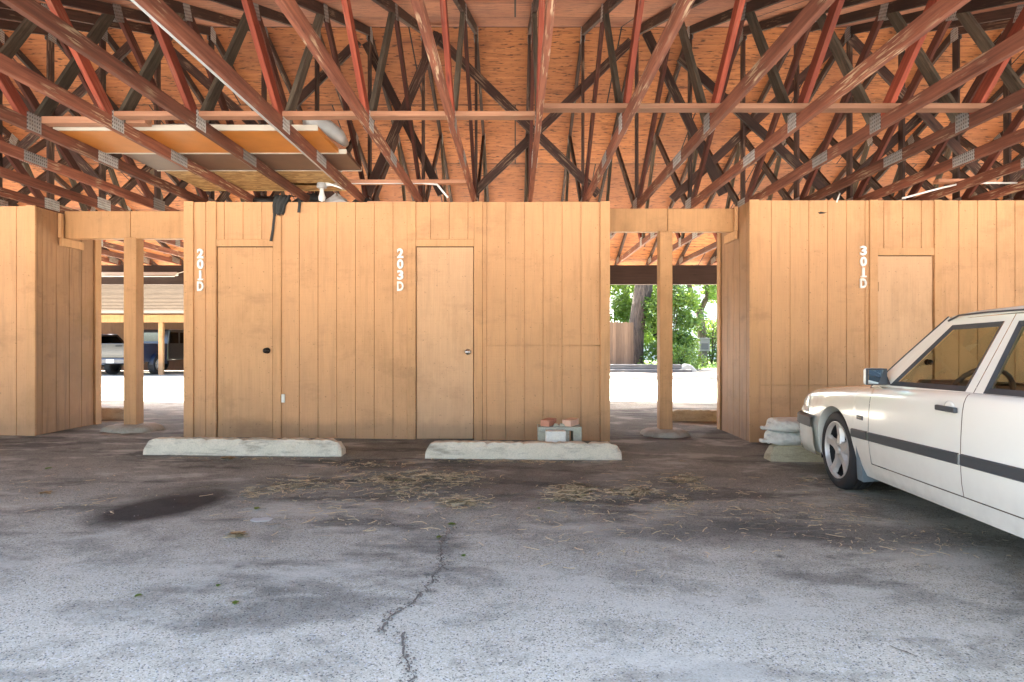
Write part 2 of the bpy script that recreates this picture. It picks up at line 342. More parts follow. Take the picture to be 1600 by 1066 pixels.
# ------------------------------------------------------------------ mesh helpers
def ground_z(x, y):
    xx = max(-7., min(7., x))
    z = -0.009 * (xx + 3.5)
    if y < 6.5: z -= .015 * (6.5 - max(y, -6))
    else:
        t = max(0., min(1., (-x - .5) / 3.5)); t = t * t * (3 - 2 * t)
        z += -(min(y, 40) - 7.2) * .02 * t if y > 7.2 else 0
        if y > 7.2 and t > 0: z += t * .0
    return z
class MB:
    def __init__(s): s.v = []; s.f = []
    def box(s, x0, x1, y0, y1, z0, z1):
        b = len(s.v)
        s.v += [(x0, y0, z0), (x1, y0, z0), (x1, y1, z0), (x0, y1, z0), (x0, y0, z1), (x1, y0, z1), (x1, y1, z1), (x0, y1, z1)]
        s.f += [tuple(b + i for i in q) for q in ((0, 3, 2, 1), (4, 5, 6, 7), (0, 1, 5, 4), (1, 2, 6, 5), (2, 3, 7, 6), (3, 0, 4, 7))]
        return s
    def prism(s, pts, axis_from, axis_to, axis='x'):
        """pts 2D polygon extruded along an axis. axis x: pts=(y,z); y: (x,z); z: (x,y)"""
        def p(t, q): return {'x': (t, q[0], q[1]), 'y': (q[0], t, q[1]), 'z': (q[0], q[1], t)}[axis]
        b = len(s.v); n = len(pts)
        s.v += [p(axis_from, q) for q in pts] + [p(axis_to, q) for q in pts]
        s.f += [tuple(b + i for i in reversed(range(n))), tuple(b + n + i for i in range(n))]
        s.f += [(b + i, b + (i + 1) % n, b + n + (i + 1) % n, b + n + i) for i in range(n)]
        return s
    def tube(s, path, r, n=8, caps=True):
        path = [Vector(q) for q in path]; b0 = len(s.v)
        rr = r if isinstance(r, (list, tuple)) else [r] * len(path)
        up = Vector((0, 0, 1)); prev = None
        for i, q in enumerate(path):
            d = (path[min(i + 1, len(path) - 1)] - path[max(i - 1, 0)]).normalized()
            if prev is None:
                a = d.cross(up if abs(d.z) < .9 else Vector((1, 0, 0))).normalized()
            else: a = (prev - d * prev.dot(d)).normalized()
            prev = a; c = d.cross(a)
            for k in range(n):
                t = 2 * math.pi * k / n; s.v.append(tuple(q + (a * math.cos(t) + c * math.sin(t)) * rr[i]))
        for i in range(len(path) - 1):
            for k in range(n):
                s.f.append((b0 + i * n + k, b0 + i * n + (k + 1) % n, b0 + (i + 1) * n + (k + 1) % n, b0 + (i + 1) * n + k))
        if caps:
            s.f.append(tuple(b0 + k for k in reversed(range(n)))); s.f.append(tuple(b0 + (len(path) - 1) * n + k for k in range(n)))
        return s
    def lathe(s, prof, n=24, axis='z', c=(0, 0, 0)):
        """prof: list of (r, h)"""
        b = len(s.v); m = len(prof)
        for k in range(n):
            t = 2 * math.pi * k / n
            for r, h in prof:
                x, y = r * math.cos(t), r * math.sin(t)
                q = {'z': (x, y, h), 'x': (h, x, y), 'y': (x, h, y)}[axis]
                s.v.append((q[0] + c[0], q[1] + c[1], q[2] + c[2]))
        for k in range(n):
            for i in range(m - 1):
                s.f.append((b + k * m + i, b + ((k + 1) % n) * m + i, b + ((k + 1) % n) * m + i + 1, b + k * m + i + 1))
        return s
    def grid(s, rows):
        b = len(s.v); n = len(rows[0])
        for r in rows: s.v += [tuple(q) for q in r]
        for i in range(len(rows) - 1):
            for k in range(n - 1):
                s.f.append((b + i * n + k, b + i * n + k + 1, b + (i + 1) * n + k + 1, b + (i + 1) * n + k))
        return s
    def build(s, name, mat, parent=None, bevel=0., smooth=False, loc=None, seg=1, sub=0, solid=0.):
        me = bpy.data.meshes.new(name); me.from_pydata(s.v, [], s.f); me.update()
        bm = bmesh.new(); bm.from_mesh(me)
        bmesh.ops.recalc_face_normals(bm, faces=bm.faces)
        if bevel: bmesh.ops.bevel(bm, geom=list(bm.edges), offset=bevel, segments=seg, affect='EDGES', profile=.5, clamp_overlap=True)
        bm.to_mesh(me); bm.free()
        if smooth:
            for p in me.polygons: p.use_smooth = True
        me.materials.append(M[mat] if isinstance(mat, str) else mat)
        o = bpy.data.objects.new(name, me); COL.objects.link(o)
        if parent: o.parent = parent
        if loc: o.location = loc
        if solid:
            md = o.modifiers.new('t', 'SOLIDIFY'); md.thickness = solid; md.offset = -1
        if sub:
            md = o.modifiers.new('s', 'SUBSURF'); md.levels = sub; md.render_levels = sub
        return o
def box(name, mat, x0, x1, y0, y1, z0, z1, parent=None, bevel=.003, **k):
    """box mesh whose origin is its centre"""
    c = ((x0 + x1) / 2, (y0 + y1) / 2, (z0 + z1) / 2); h = ((x1 - x0) / 2, (y1 - y0) / 2, (z1 - z0) / 2)
    return MB().box(-h[0], h[0], -h[1], h[1], -h[2], h[2]).build(name, mat, parent, bevel, loc=c, **k)
def tag(o, label=None, cat=None, group=None, kind=None):
    if label: o['label'] = label
    if cat: o['category'] = cat
    if group: o['group'] = group
    if kind: o['kind'] = kind
    return o
def thing(name, label, cat, loc=(0, 0, 0), rz=0., group=None):
    o = bpy.data.objects.new(name, None); COL.objects.link(o); o.location = loc; o.rotation_euler = (0, 0, rz)
    o.empty_display_size = .1
    return tag(o, label, cat, group)
def beam(name, mat, p0, p1, w, h, parent=None, side=Vector((1, 0, 0)), bevel=.002):
    """a board from p0 to p1; w across `side`, h the other way; its mesh runs along local X (grain)"""
    p0, p1 = Vector(p0), Vector(p1); d = p1 - p0; L = d.length; X = d.normalized()
    Y = (side - X * side.dot(X)).normalized(); Z = X.cross(Y)
    o = MB().box(-L / 2, L / 2, -w / 2, w / 2, -h / 2, h / 2).build(name, mat, parent, bevel)
    o.matrix_basis = Matrix.Translation((p0 + p1) / 2) @ Matrix((X, Y, Z)).transposed().to_4x4()
    return o
def kids(o): return [c for c in bpy.data.objects if c.parent == o]
def dup(root, loc, label=None, rz=None, tree=None):
    r = root.copy(); COL.objects.link(r); r.location = loc
    if rz is not None: r.rotation_euler = (0, 0, rz)
    if label: r['label'] = label
    for ch in (tree[root] if tree else kids(root)):
        c = ch.copy(); COL.objects.link(c); c.parent = r
        for g in (tree.get(ch, []) if tree else kids(ch)):
            d = g.copy(); COL.objects.link(d); d.parent = c
    return r
def childmap():
    m = {}
    for o in bpy.data.objects:
        if o.parent: m.setdefault(o.parent, []).append(o)
    return m

# ------------------------------------------------------------------ ground
xs = [-70, -50, -35, -28] + [-22 + .5 * i for i in range(89)] + [28, 35, 50, 70]
ys = [-40, -25, -15, -10, -6, -3] + [-1 + .25 * i for i in range(41)] + [9.5 + .75 * i for i in range(30)] + [34, 40, 60, 90]
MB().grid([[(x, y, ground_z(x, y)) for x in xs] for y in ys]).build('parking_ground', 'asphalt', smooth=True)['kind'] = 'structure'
MB().grid([[(x, y, ground_z(x, y) + .004) for x in xs] for y in (-40, -25, -15, -10, -6, -3, -1, .2)]).build('bounce_sheet', 'bounce_concrete', smooth=True)['kind'] = 'structure'  # unseen pale sheet added behind the camera to bounce sunlight under the roof

# ------------------------------------------------------------------ roof
RY, ZC, PITCH = 6.97, 2.53, .40
PEAK = 4.58
ROOFX0, ROOFX1 = -13.2, 13.2
roof = thing('carport_roof', 'long gabled carport roof of bare orange plywood seen from below', 'roof', (0, RY, ZC))
def deck_part(name, mat, sgn):
    L = 5.75; ang = math.atan(PITCH)
    m = MB().box(ROOFX0, ROOFX1, 0, L, 0, .014)
    o = m.build(name, mat, roof); 
    if sgn > 0: o.rotation_euler = (-ang, 0, 0); o.location = (0, 0.0, PEAK - ZC + .049)
    else: o.matrix_basis = Matrix.Translation((0, -.003, PEAK - ZC + .049)) @ Matrix.Rotation(ang, 4, 'X') @ Matrix.Translation((0, -L, 0))
    return o
deck_part('roof_deck', 'sheathing', 1); deck_part('roof_deck', 'sheathing_pink', -1)
for sg in (1, -1):
    L = 5.80; ang = math.atan(PITCH)
    o = MB().box(ROOFX0 - .02, ROOFX1 + .02, 0, L, .018, .035).build('shingle_layer', 'shingles', roof)
    if sg > 0: o.matrix_basis = Matrix.Translation((0, 0, PEAK - ZC + .049)) @ Matrix.Rotation(-ang, 4, 'X')
    else: o.matrix_basis = Matrix.Translation((0, -.003, PEAK - ZC + .049)) @ Matrix.Rotation(ang, 4, 'X') @ Matrix.Translation((0, -L, 0))
    t = 5.36
    box('fascia', 'far_brown', ROOFX0, ROOFX1, sg * t, sg * (t + .03), PEAK - ZC - PITCH * t - .06, PEAK - ZC - PITCH * t + .048, roof)

# ------------------------------------------------------------------ trusses
TX0, TS = .165, .61
def truss_parts(root):
    cz = .0445; pz = PEAK - ZC
    def zc(t): return pz - PITCH * abs(t)
    beam('bottom_chord', 'chord_wood', (0, -4.95, cz), (0, 4.95, cz), .038, .089, root)
    beam('top_chord', 'dark_wood', (0, 0, pz), (0, -5.34, zc(5.34)), .038, .089, root)
    beam('top_chord', 'dark_wood', (0, 0, pz), (0, 5.34, zc(5.34)), .034, .089, root)
    beam('king_post', 'dark_wood', (0, 0, cz + .03), (0, 0, pz - .03), .028, .089, root)
    A, T1, T2, B = 2.60, 1.67, 3.30, .24
    for s in (-1, 1):
        beam('web', 'red_wood', (0, s * (A + .03), cz + .02), (0, s * T2, zc(T2) - .02), .036, .089, root)
        beam('web', 'olive_lit_wood', (0, s * (A - .04), cz + .02), (0, s * (T1 + .05), zc(T1) - .02), .034, .089, root)
        beam('web', 'dark_wood' if s > 0 else 'web_red_dark', (0, s * .10, cz + .02), (0, s * (T1 - .06), zc(T1) - .02), .032, .089, root)
    def plate(y, z, wy, wz, rot=0.):
        for sx in (-1, 1):
            o = MB().box(-.0012, .0012, -wy / 2, wy / 2, -wz / 2, wz / 2).build('gusset_plate', 'galvanised', root)
            o.location = (sx * .0207, y, z); o.rotation_euler = (rot, 0, 0)
    a = math.atan(PITCH)
    plate(-A, .066, .13, .126); plate(A, .066, .13, .126)
    plate(-1.8, cz - .002, .25, .086); plate(1.8, cz - .002, .25, .086)
    plate(0, .064, .22, .12); plate(0, pz - .03, .12, .17)
    plate(-T1, zc(T1) - .02, .12, .14, a); plate(T1, zc(T1) - .02, .12, .14, -a)
    plate(-T2, zc(T2) - .01, .10, .12, a); plate(T2, zc(T2) - .01, .10, .12, -a)
    plate(-4.75, cz + .02, .26, .10, a * .3); plate(4.75, cz + .02, .26, .10, -a * .3)
wood('web_red_dark', (.07, .02, .013), (.16, .046, .028), .15)
ORD = ['first', 'second', 'third', 'fourth', 'fifth', 'sixth', 'seventh', 'eighth', 'ninth', 'tenth', 'eleventh', 'twelfth', 'thirteenth', 'fourteenth', 'fifteenth', 'sixteenth', 'seventeenth', 'eighteenth', 'nineteenth']
def tlabel(k):
    if k == -3: return 'brown timber roof truss carrying the grey conduit along its lower edge'
    if k < -3: return f'brown timber roof truss, {ORD[-4 - k]} to the left of the one carrying the conduit'
    return f'brown timber roof truss, {ORD[k + 2]} to the right of the one carrying the conduit'
TG = 'timber roof trusses under the carport roof'
tr0 = thing('roof_truss', tlabel(0), 'roof truss', (TX0, RY, ZC), 0, TG); truss_parts(tr0)
cm = childmap()
jr = random.Random(3)
for k in range(-16, 17):
    if k == 0: continue
    dup(tr0, (TX0 + TS * k + jr.uniform(-.012, .012), RY + jr.uniform(-.02, .02), ZC), tlabel(k), jr.uniform(-.002, .002), cm)
def X(px, d): return (px - 805) * d / 950
def Z(py, d): return CAMZ + (535 - py) * d / 950

# diagonal cross braces between the king posts
n = 0
BR = [((986, 40), (738, 304)), ((678, 40), (935, 304)), ((1313, 40), (1050, 312)), ((1062, 90), (1300, 316)),
      ((560, 40), (320, 300)), ((240, 40), (520, 310)), ((1565, 60), (1310, 300)), ((1330, 60), (1560, 300)), ((210, 60), (-40, 300)), ((-60, 60), (170, 300)), ((572, 46), (690, 304)), ((684, 46), (574, 304)), ((1800, 60), (1560, 300)), ((1010, 46), (1130, 304))]
BL = ['brown diagonal brace rising to the right above the 203D door', 'brown diagonal brace falling to the right across the middle of the roof',
      'brown diagonal brace rising to the right above the right passage', 'brown diagonal brace falling to the right above the right passage post',
      'brown diagonal brace rising to the right above the 201D door', 'brown diagonal brace falling to the right behind the stored panels',
      'brown diagonal brace rising to the right above the white car', 'brown diagonal brace falling to the right above the white car',
      'brown diagonal brace rising to the right over the far left locker', 'brown diagonal brace falling to the right over the far left locker', 'steep brown brace falling to the right left of door 203D', 'steep brown brace rising to the right left of door 203D', 'brown diagonal brace rising to the right at the far right end of the roof', 'steep brown brace falling to the right above the right passage']
for i, ((a, b), (c, d)) in enumerate(BR):
    yd = 6.97 + (.075 if i % 2 == 0 else -.075) * (1 if i < 10 else 1.6)
    o = beam('cross_brace', 'dark_wood', (X(a, yd), yd, min(Z(b, yd), 4.5)), (X(c, yd), yd, max(Z(d, yd), 2.66)), .036, .098, None, Vector((0, 1, 0)))
    tag(o, BL[i], 'roof brace', 'diagonal braces in the roof')

# lateral boards lying on the bottom chords
def lboard(px0, px1, d, label, mat='salmon_wood', w=.085, h=.036, z=None, rot=0.):
    z = ZC + .089 + h / 2 + .002 if z is None else z
    o = beam('lateral_board', mat, (X(px0, d), d, z), (X(px1, d), d + rot, z), w, h, None, Vector((0, 1, 0)))
    return tag(o, label, 'board', 'boards lying across the truss chords')
lboard(142, 836, 4.36, 'long pinkish board laid across the chords above the two lockers')
lboard(842, 1590, 4.22, 'long orange board laid across the chords towards the white car')
lboard(28, 232, 4.50, 'short splintered board across the left chords', h=.05)
lboard(434, 732, 6.18, 'short pink board above the top of the 203D locker')
lboard(1462, 1552, 6.15, 'short pink board high above the white car')

# ------------------------------------------------------------------ lockers
GP, G0 = .2005, X(673, 6.5)
def siding(rects, grooves, thick=.016, gw=.0045, gd=.008):
    """vertical-groove plywood; front face at y=0 looking to -y, depth to +thick. rects: x0,x1,z0,z1"""
    m = MB()
    for (x0, x1, z0, z1) in rects:
        pr = [(x0, 0)]
        for g in sorted(grooves):
            if x0 + .02 < g < x1 - .02: pr += [(g - gw, 0), (g - gw * .7, gd), (g + gw * .7, gd), (g + gw, 0)]
        pr += [(x1, 0), (x1, thick), (x0, thick)]
        m.prism(pr, z0, z1, 'z')
    return m
WY = 6.5
def knob(parent, x, y, z, mat):
    m = MB().lathe([(0, -.006), (.032, -.006), (.033, 0), (.014, -.010), (.013, -.03), (.024, -.036), (.029, -.05), (.024, -.064), (0, -.068)][::1], 20, 'y')
    o = m.build('door_knob', mat, parent, smooth=True); o.location = (x, y, z); return o
def locker(name, label, x0, x1, top, doors, seams, depth=.97, base=-.12, left_grooves=True, ltrim=.09, rtrim=.09, g0=G0):
    """doors: (casing_l0, door_l, door_r, casing_r1, head_z0, head_z1, knob_mat, door_mat, letters)"""
    root = thing(name, label, 'storage locker', ((x0 + x1) / 2, WY, 0)); ox = -(x0 + x1) / 2
    gs = [g0 + GP * k for k in range(-60, 60)]
    rects = []; cur = x0 + ox
    L = lambda a: a + ox
    edges = []
    for d in doors:
        edges.append((L(d[1]), L(d[2]), d[5]))
    spans = []
    for a, b, hz in edges:
        spans.append((cur, a, base, top)); spans.append((a, b, hz - .02, top)); cur = b
    spans.append((cur, x1 + ox, base, top))
    out = []
    for (a, b, c, d) in spans:
        cut = False
        for sx0, sx1, sz in seams:
            if a < L((sx0 + sx1) / 2) < b and c < sz < d:
                out += [(a, b, c, sz - .0022), (a, b, sz + .0022, d)]; cut = True
        if not cut: out.append((a, b, c, d))
    siding(out, [g + ox for g in gs]).build('wall', 'tan_siding', root)
    # side and rear walls
    sgs = [.08 + GP * k for k in range(6)]
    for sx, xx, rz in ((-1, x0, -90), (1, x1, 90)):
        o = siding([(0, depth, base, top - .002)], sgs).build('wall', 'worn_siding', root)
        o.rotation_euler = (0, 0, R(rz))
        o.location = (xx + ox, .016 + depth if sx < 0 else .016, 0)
    o = siding([(0, x1 - x0, base, top)], [GP * k for k in range(60)]).build('wall', 'tan_siding', root)
    o.rotation_euler = (0, 0, R(180)); o.location = (x1 + ox, depth + .032, 0)
    box('top_panel', 'tan_trim', x0 + ox + .01, x1 + ox - .01, .02, depth, top - .045, top - .03, root)
    # corner boards, proud of the siding
    for a, b in ((x0 - .012, x0 + ltrim), (x1 - rtrim, x1 + .012)):
        box('corner_board', 'tan_trim', a + ox, b + ox, -.019, -.001, base, top + .006, root)
    for xx, s in ((x0, -1), (x1, 1)):
        box('corner_board', 'tan_trim', xx + ox + (s * .003 if s > 0 else -.019), xx + ox + (.019 if s > 0 else -.003), depth - .06, depth + .045, base, top + .006, root)
    for d in doors:
        a, l, r, b, z0, z1, km, dm = d[:8]
        box('door_casing', 'tan_trim', L(a), L(l) - .003, -.018, -.001, base, top + .004, root)
        box('door_casing', 'tan_trim', L(r) + .003, L(b), -.018, -.001, base, top + .004, root)
        box('door_casing', 'tan_trim', L(l) - .0025, L(r) + .0025, -.016, -.001, z0 + .004, z1, root)
        box('door_casing', 'car_seam', L(l) - .002, L(r) + .002, .037, .047, base, z0 + .02, root, bevel=0)
        dr = box('door', dm, L(l) + .006, L(r) - .006, .004, .034, -.02, z0 - .003, root)
        dc = dr.location
        knob(dr, (L(r) - .065) - dc.x, .004 - dc.y, Z(d[8], 6.5) - dc.z, km)
        for hz in (z0 - .33, .22):
            h = MB().tube([(0, 0, -.05), (0, 0, .05)], .008, 8).build('hinge', 'hinge', dr); h.location = (L(l) - dc.x, -.012 - dc.y, hz - dc.z)
    return root
P = lambda px: X(px, 6.5)
shed = locker('storage_shed', 'tan plywood locker with two doors numbered 201D and 203D', P(290), P(951), 2.512,
       [(P(325), P(339), P(427), P(440), Z(386, 6.5), Z(374, 6.5), 'black_metal', 'tan_door', 548),
        (P(637), P(650), P(740.5), P(754), Z(386, 6.5), Z(374, 6.5), 'silver_metal', 'pale_door', 550)], [(P(754), P(935), Z(540, 6.5))])
rshed = locker('storage_shed', 'tan plywood locker with door 301D behind the white car', P(1172), 7.05, 2.53,
       [(P(1358), P(1371), P(1458.5), P(1471), Z(400, 6.5), Z(388, 6.5), 'black_metal', 'pale_door', 566)], [(P(1183), P(1358), Z(602, 6.5))], g0=P(1205))
lshed = locker('storage_shed', 'tan plywood locker cut off by the left edge, beside the left passage', -9.6, P(55), 2.468, [], [], g0=P(25.5))
# small outlet box beside the 201D door
o = box('outlet', 'outlet', P(443) - .018, P(443) + .018, 6.482, 6.498, Z(629, 6.5), Z(616, 6.5)); tag(o, 'small pale outlet plate low on the wall beside door 201D', 'outlet')
sp_ = MB().prism([(-.05, .004), (-.02, .014), (.03, .006), (.055, .010), (.02, -.006), (-.03, -.010)], -.003, .002, 'y').build('wall_split', 'car_seam', rshed); sp_.location = (P(1285) - rshed.location.x, -.0005, Z(333, 6.5))
# raised house numbers
def number(txt, px, pys, label):
    root = thing('unit_number', label, 'unit number', (P(px), 6.5, Z(sum(pys) / 4, 6.5)), 0, 'white unit numbers on the lockers')
    for ch, py in zip(txt, pys):
        cu = bpy.data.curves.new('t', 'FONT'); cu.body = ch; cu.size = .135; cu.align_x = 'CENTER'; cu.align_y = 'CENTER'; cu.extrude = .008; cu.offset = .0045; cu.bevel_depth = .001
        to = bpy.data.objects.new('t', cu); COL.objects.link(to)
        bpy.context.view_layer.update()
        me = bpy.data.meshes.new_from_object(to.evaluated_get(bpy.context.evaluated_depsgraph_get()))
        bpy.data.objects.remove(to); bpy.data.curves.remove(cu)
        ys_ = [v.co.y for v in me.vertices]; xs_ = [v.co.x for v in me.vertices]
        cy = (max(ys_) + min(ys_)) / 2; cx = (max(xs_) + min(xs_)) / 2; kk = .103 / (max(ys_) - min(ys_)); kx = .068 / max(.02, (max(xs_) - min(xs_))) if ch != '1' else kk
        for v in me.vertices: v.co.x = (v.co.x - cx) * kx; v.co.y = (v.co.y - cy) * kk
        if ch == '1':
            b_ = bmesh.new(); b_.from_mesh(me); bmesh.ops.create_cube(b_, size=1, matrix=Matrix.Translation((.003, -.044, 0)) @ Matrix.Diagonal((.058, .016, .017, 1))); b_.to_mesh(me); b_.free()
        me.materials.clear(); me.materials.append(M['white_paint'])
        o = bpy.data.objects.new('digit' if ch.isdigit() else 'letter', me); COL.objects.link(o); o.parent = root
        o.rotation_euler = (R(90), 0, 0); o.location = (0, -.010, Z(py, 6.5) - root.location.z)
number('201D', 314, (396.5, 413, 430.5, 447.5), 'white house characters 201D screwed vertically beside the left door')
number('203D', 625.8, (396, 413, 430, 447.5), 'white house characters 203D screwed vertically beside the middle door')
number('301D', 1348, (392, 409, 426, 443), 'white house characters 301D screwed vertically above the white car')

# ------------------------------------------------------------------ passage beams and posts
def pbeam(x0, x1, d, py0, py1, label, cat='beam'):
    o = beam('header_beam', 'tan_beam', (x0, d + .045, (Z(py0, d) + Z(py1, d)) / 2), (x1, d + .045, (Z(py0, d) + Z(py1, d)) / 2), .09, Z(py0, d) - Z(py1, d), None, Vector((0, 1, 0)), .004)
    return tag(o, label, cat, 'header beams over the passages')
pbeam(P(55) + .021, X(203.5, 6.89), 6.89, 330, 373, 'tan header beam left of the post in the left passage')
pbeam(X(204.2, 6.89), P(290) - .022, 6.89, 330, 373, 'tan header beam between the left passage post and locker 201D')
pbeam(P(951) + .022, X(1043, 6.89), 6.89, 326, 362, 'tan header beam between locker 203D and the right passage post')
pbeam(X(1043.7, 6.89), P(1172) - .022, 6.89, 326, 362, 'tan header beam right of the post in the right passage')
def post(px, pytop, pybot, label, flabel, padpx, padw):
    d = 6.885; x = X(px, d); zt = Z(pytop, d)
    t = thing('support_post', label, 'post', (x, d + .07, 0), 0, 'posts in the passages')
    zg = ground_z(x, d)
    box('shaft', 'tan_beam', -.072, .072, -.072, .072, zg + .06, zt, t, bevel=.006)
    m = MB(); n = 26; pr = random.Random(int(px)); rows = []
    jit = [1 + pr.uniform(-.13, .13) for _ in range(n)]
    for r_, h_ in ((1.0, -.05), (1.0, .012), (.93, .045), (.75, .066), (.35, .075), (.0, .077)):
        rows.append([(padw * r_ * jit[i % n] * math.cos(2 * math.pi * i / n), padw * .85 * r_ * jit[i % n] * math.sin(2 * math.pi * i / n), h_) for i in range(n + 1)])
    o = m.grid(rows).build('concrete_footing', 'concrete_pad', None, smooth=True, loc=(x, d + .07, zg)); tag(o, flabel, 'footing', 'footings under the passage posts')
post(203, 371, 664, 'tan square post standing in the left passage', 'rough concrete pad under the left passage post', 0, .30)
post(1041, 361, 670, 'tan square post standing in the right passage', 'rough concrete pad under the right passage post', 0, .27)
# ledger cleats under the beam ends
for xw, sg, z1, lab in ((P(55) + .0175, 1, 2.185, 'thin tan cleat under the beam end on the left locker side'), (P(1172) - .0175, -1, 2.262, 'thin tan cleat under the beam end on the right locker side')):
    m = MB(); a, b = sorted((xw, xw + sg * .035)); m.box(a, b, 6.82, 7.16, z1 - .09, z1); m.box(a, b, 6.80, 6.84, z1 + .002, z1 + .27)
    tag(m.build('beam_cleat', 'tan_trim', None, bevel=.002), lab, 'cleat', 'cleats carrying the beam ends')
# eave beams
o = beam('eave_beam', 'far_brown', (ROOFX0, 11.95, 2.335), (ROOFX1, 11.95, 2.335), .10, .375, None, Vector((0, 1, 0))); tag(o, 'long dark eave beam seen through both passages', 'beam')
o = beam('eave_beam', 'far_brown', (ROOFX0, 1.80, 2.335), (ROOFX1, 1.80, 2.335), .10, .375, None, Vector((0, 1, 0))); tag(o, 'dark eave beam overhead at the open parking side', 'beam')
for xx in (-12.8, 12.8):
    o = box('eave_post', 'tan_beam', xx - .07, xx + .07, 11.88, 12.02, ground_z(xx, 12) - .1, 2.145, bevel=.005); tag(o, ('tan post under the far eave beam behind the ' + ('left' if xx < 0 else 'right') + ' locker') if abs(xx) < 7 else ('tan post at the ' + ('left' if xx < 0 else 'right') + ' end of the far eave beam'), 'post', 'posts under the eave beams')

# ------------------------------------------------------------------ wheel stops
def stop_mesh(L, w=.17, h=.145):
    m = MB(); rows = []; seg = 48; r2 = random.Random(5)
    prof = [(-w * .5, -.03), (-w * .5, .02), (-w * .42, h * .72), (-w * .30, h), (w * .30, h), (w * .42, h * .72), (w * .5, .02), (w * .5, -.03)]
    for i in range(seg + 1):
        t = i / seg; x = -L / 2 + L * t
        e = min(t, 1 - t) * L; k = 1 - .55 * (1 - math.sqrt(max(0, 1 - max(0, 1 - e / .13) ** 2)))
        rows.append([(x, y * (.86 + .14 * k) + r2.uniform(-.002, .002), z * k + r2.uniform(-.005, .005) - (.018 * r2.random() if r2.random() < .12 and z > .05 else 0)) for y, z in prof])
    m.grid(rows)
    b = 0; n = len(prof)
    m.f.append(tuple(range(n))); m.f.append(tuple(seg * n + i for i in reversed(range(n))))
    return m
def wstop(x0, x1, d, label, mat='concrete', rz=0.):
    xc = (x0 + x1) / 2
    o = stop_mesh(x1 - x0).build('wheel_stop', mat, None, bevel=.0)
    o.location = (xc, d + .085, ground_z(xc, d)); o.rotation_euler = (0, math.atan(.009), rz)
    tag(o, label, 'wheel stop', 'concrete wheel stops')
wstop(X(222, 5.55), X(533, 5.55), 5.55, 'pale concrete wheel stop in front of door 201D', rz=-.004)
wstop(X(664, 5.5), X(972, 5.5), 5.5, 'mossy concrete wheel stop in front of door 203D with blocks behind it', rz=.004)
wstop(X(1205, 5.5), X(1205, 5.5) + 1.8, 5.5, 'yellowish concrete wheel stop under the sandbags', 'concrete_old')
wstop(X(1048, 8.2), X(1048, 8.2) + 1.8, 8.2, 'concrete wheel stop across the far side of the right passage', 'concrete_old')
wstop(X(197, 7.95) - 1.8, X(197, 7.95), 7.95, 'weathered brown wheel stop across the far side of the left passage', 'concrete_pad')

# ------------------------------------------------------------------ blocks and bricks behind the stop
gzb = ground_z(.4, 5.9)
t = thing('concrete_block', 'grey hollow concrete block behind the right wheel stop, carrying two bricks', 'concrete block', (X(874, 5.9), 5.93, gzb))
bw, bh, bd = .42, .245, .10
m = MB()
# block on its side with two rectangular cores running front to back
for (a, b) in ((-bw / 2, -.125), (-.07, .09), (.125, bw / 2)): m.box(a, b, -bd, bd, .038, bh - .038)
m.box(-bw / 2, bw / 2, -bd, bd, bh - .038, bh); m.box(-bw / 2, bw / 2, -bd, bd, 0, .038)
m.build('block_body', 'block_grey', t, bevel=.003)
t2 = thing('concrete_block', 'small pale square concrete block in front of the hollow grey block', 'concrete block', (X(868, 5.76), 5.76, gzb))
box('block_body', 'block_white', -.095, .095, -.055, .055, .0, .222, t2, bevel=.004)
for px, rz, mt, lab in ((857.5, -.45, 'brick_red', 'red brick on the left end of the hollow concrete block'), (892, -.5, 'brick_pale', 'pale pink brick on the right end of the hollow concrete block')):
    o = MB().box(-.046, .046, -.095, .095, 0, .062).build('brick', mt, None, bevel=.003)
    o.location = (X(px, 5.9), 5.935, gzb + bh + .001); o.rotation_euler = (0, 0, rz); tag(o, lab, 'brick', 'loose bricks on the concrete block')
for px, lab in ((868.5, 'broken grey mortar chunk beside the red brick'), (877.5, 'flat grey mortar chunk between the two bricks')):
    o = MB().prism([(-.03, 0), (.035, 0), (.022, .022), (-.008, .03)], -.02, .02, 'y').build('mortar_chunk', 'block_grey', None, bevel=.004)
    o.location = (X(px, 5.87), 5.87, gzb + bh + .001); tag(o, lab, 'rubble', 'mortar chunks on the concrete block')

# ------------------------------------------------------------------ sandbags on the third stop
def sandbag(loc, rz, label, sq=1.):
    m = MB(); rows = []; n = 18; r2 = random.Random(label)
    L = .52
    for i in range(17):
        t = i / 16; x = -L / 2 + L * t
        if t < .16: k = .22 + .10 * math.cos(t / .16 * 3.1) ** 2
        else: k = min(1., .30 + 1.15 * math.sqrt(max(0., math.sin(math.pi * (t - .13) / .90))))
        if t > .95: k *= .75
        if i == 16: k *= .5
        rows.append([(x, .17 * k * math.copysign(abs(math.cos(a)) ** .7, math.cos(a)) * (1 + r2.uniform(-.04, .04)), .07 * sq + .068 * sq * k * math.copysign(abs(math.sin(a)) ** .75, math.sin(a)) * (1 + r2.uniform(-.06, .06)) - (.03 if t < .16 else 0)) for a in [2 * math.pi * j / n for j in range(n)]])
    for r_ in rows: r_.append(r_[0])
    m.grid(rows); 
    t_ = thing('sandbag', label, 'sandbag', loc, rz, 'white sandbags on the wheel stop')
    o = m.build('bag', 'sandbag', t_, smooth=True, sub=1)
    bm = bmesh.new(); bm.from_mesh(o.data); bmesh.ops.remove_doubles(bm, verts=bm.verts, dist=1e-4)
    ends = [e for e in bm.edges if e.is_boundary]; bmesh.ops.holes_fill(bm, edges=ends); bmesh.ops.recalc_face_normals(bm, faces=bm.faces); bm.to_mesh(o.data); bm.free()
    for p_ in o.data.polygons: p_.use_smooth = True
    MB().tube([(-L / 2 + .085, 0, .055 * sq), (-L / 2 + .075, 0, .055 * sq)], .044, 14).build('tie', 'grey_plastic_bag', t_)
gs_ = ground_z(2.6, 5.55)
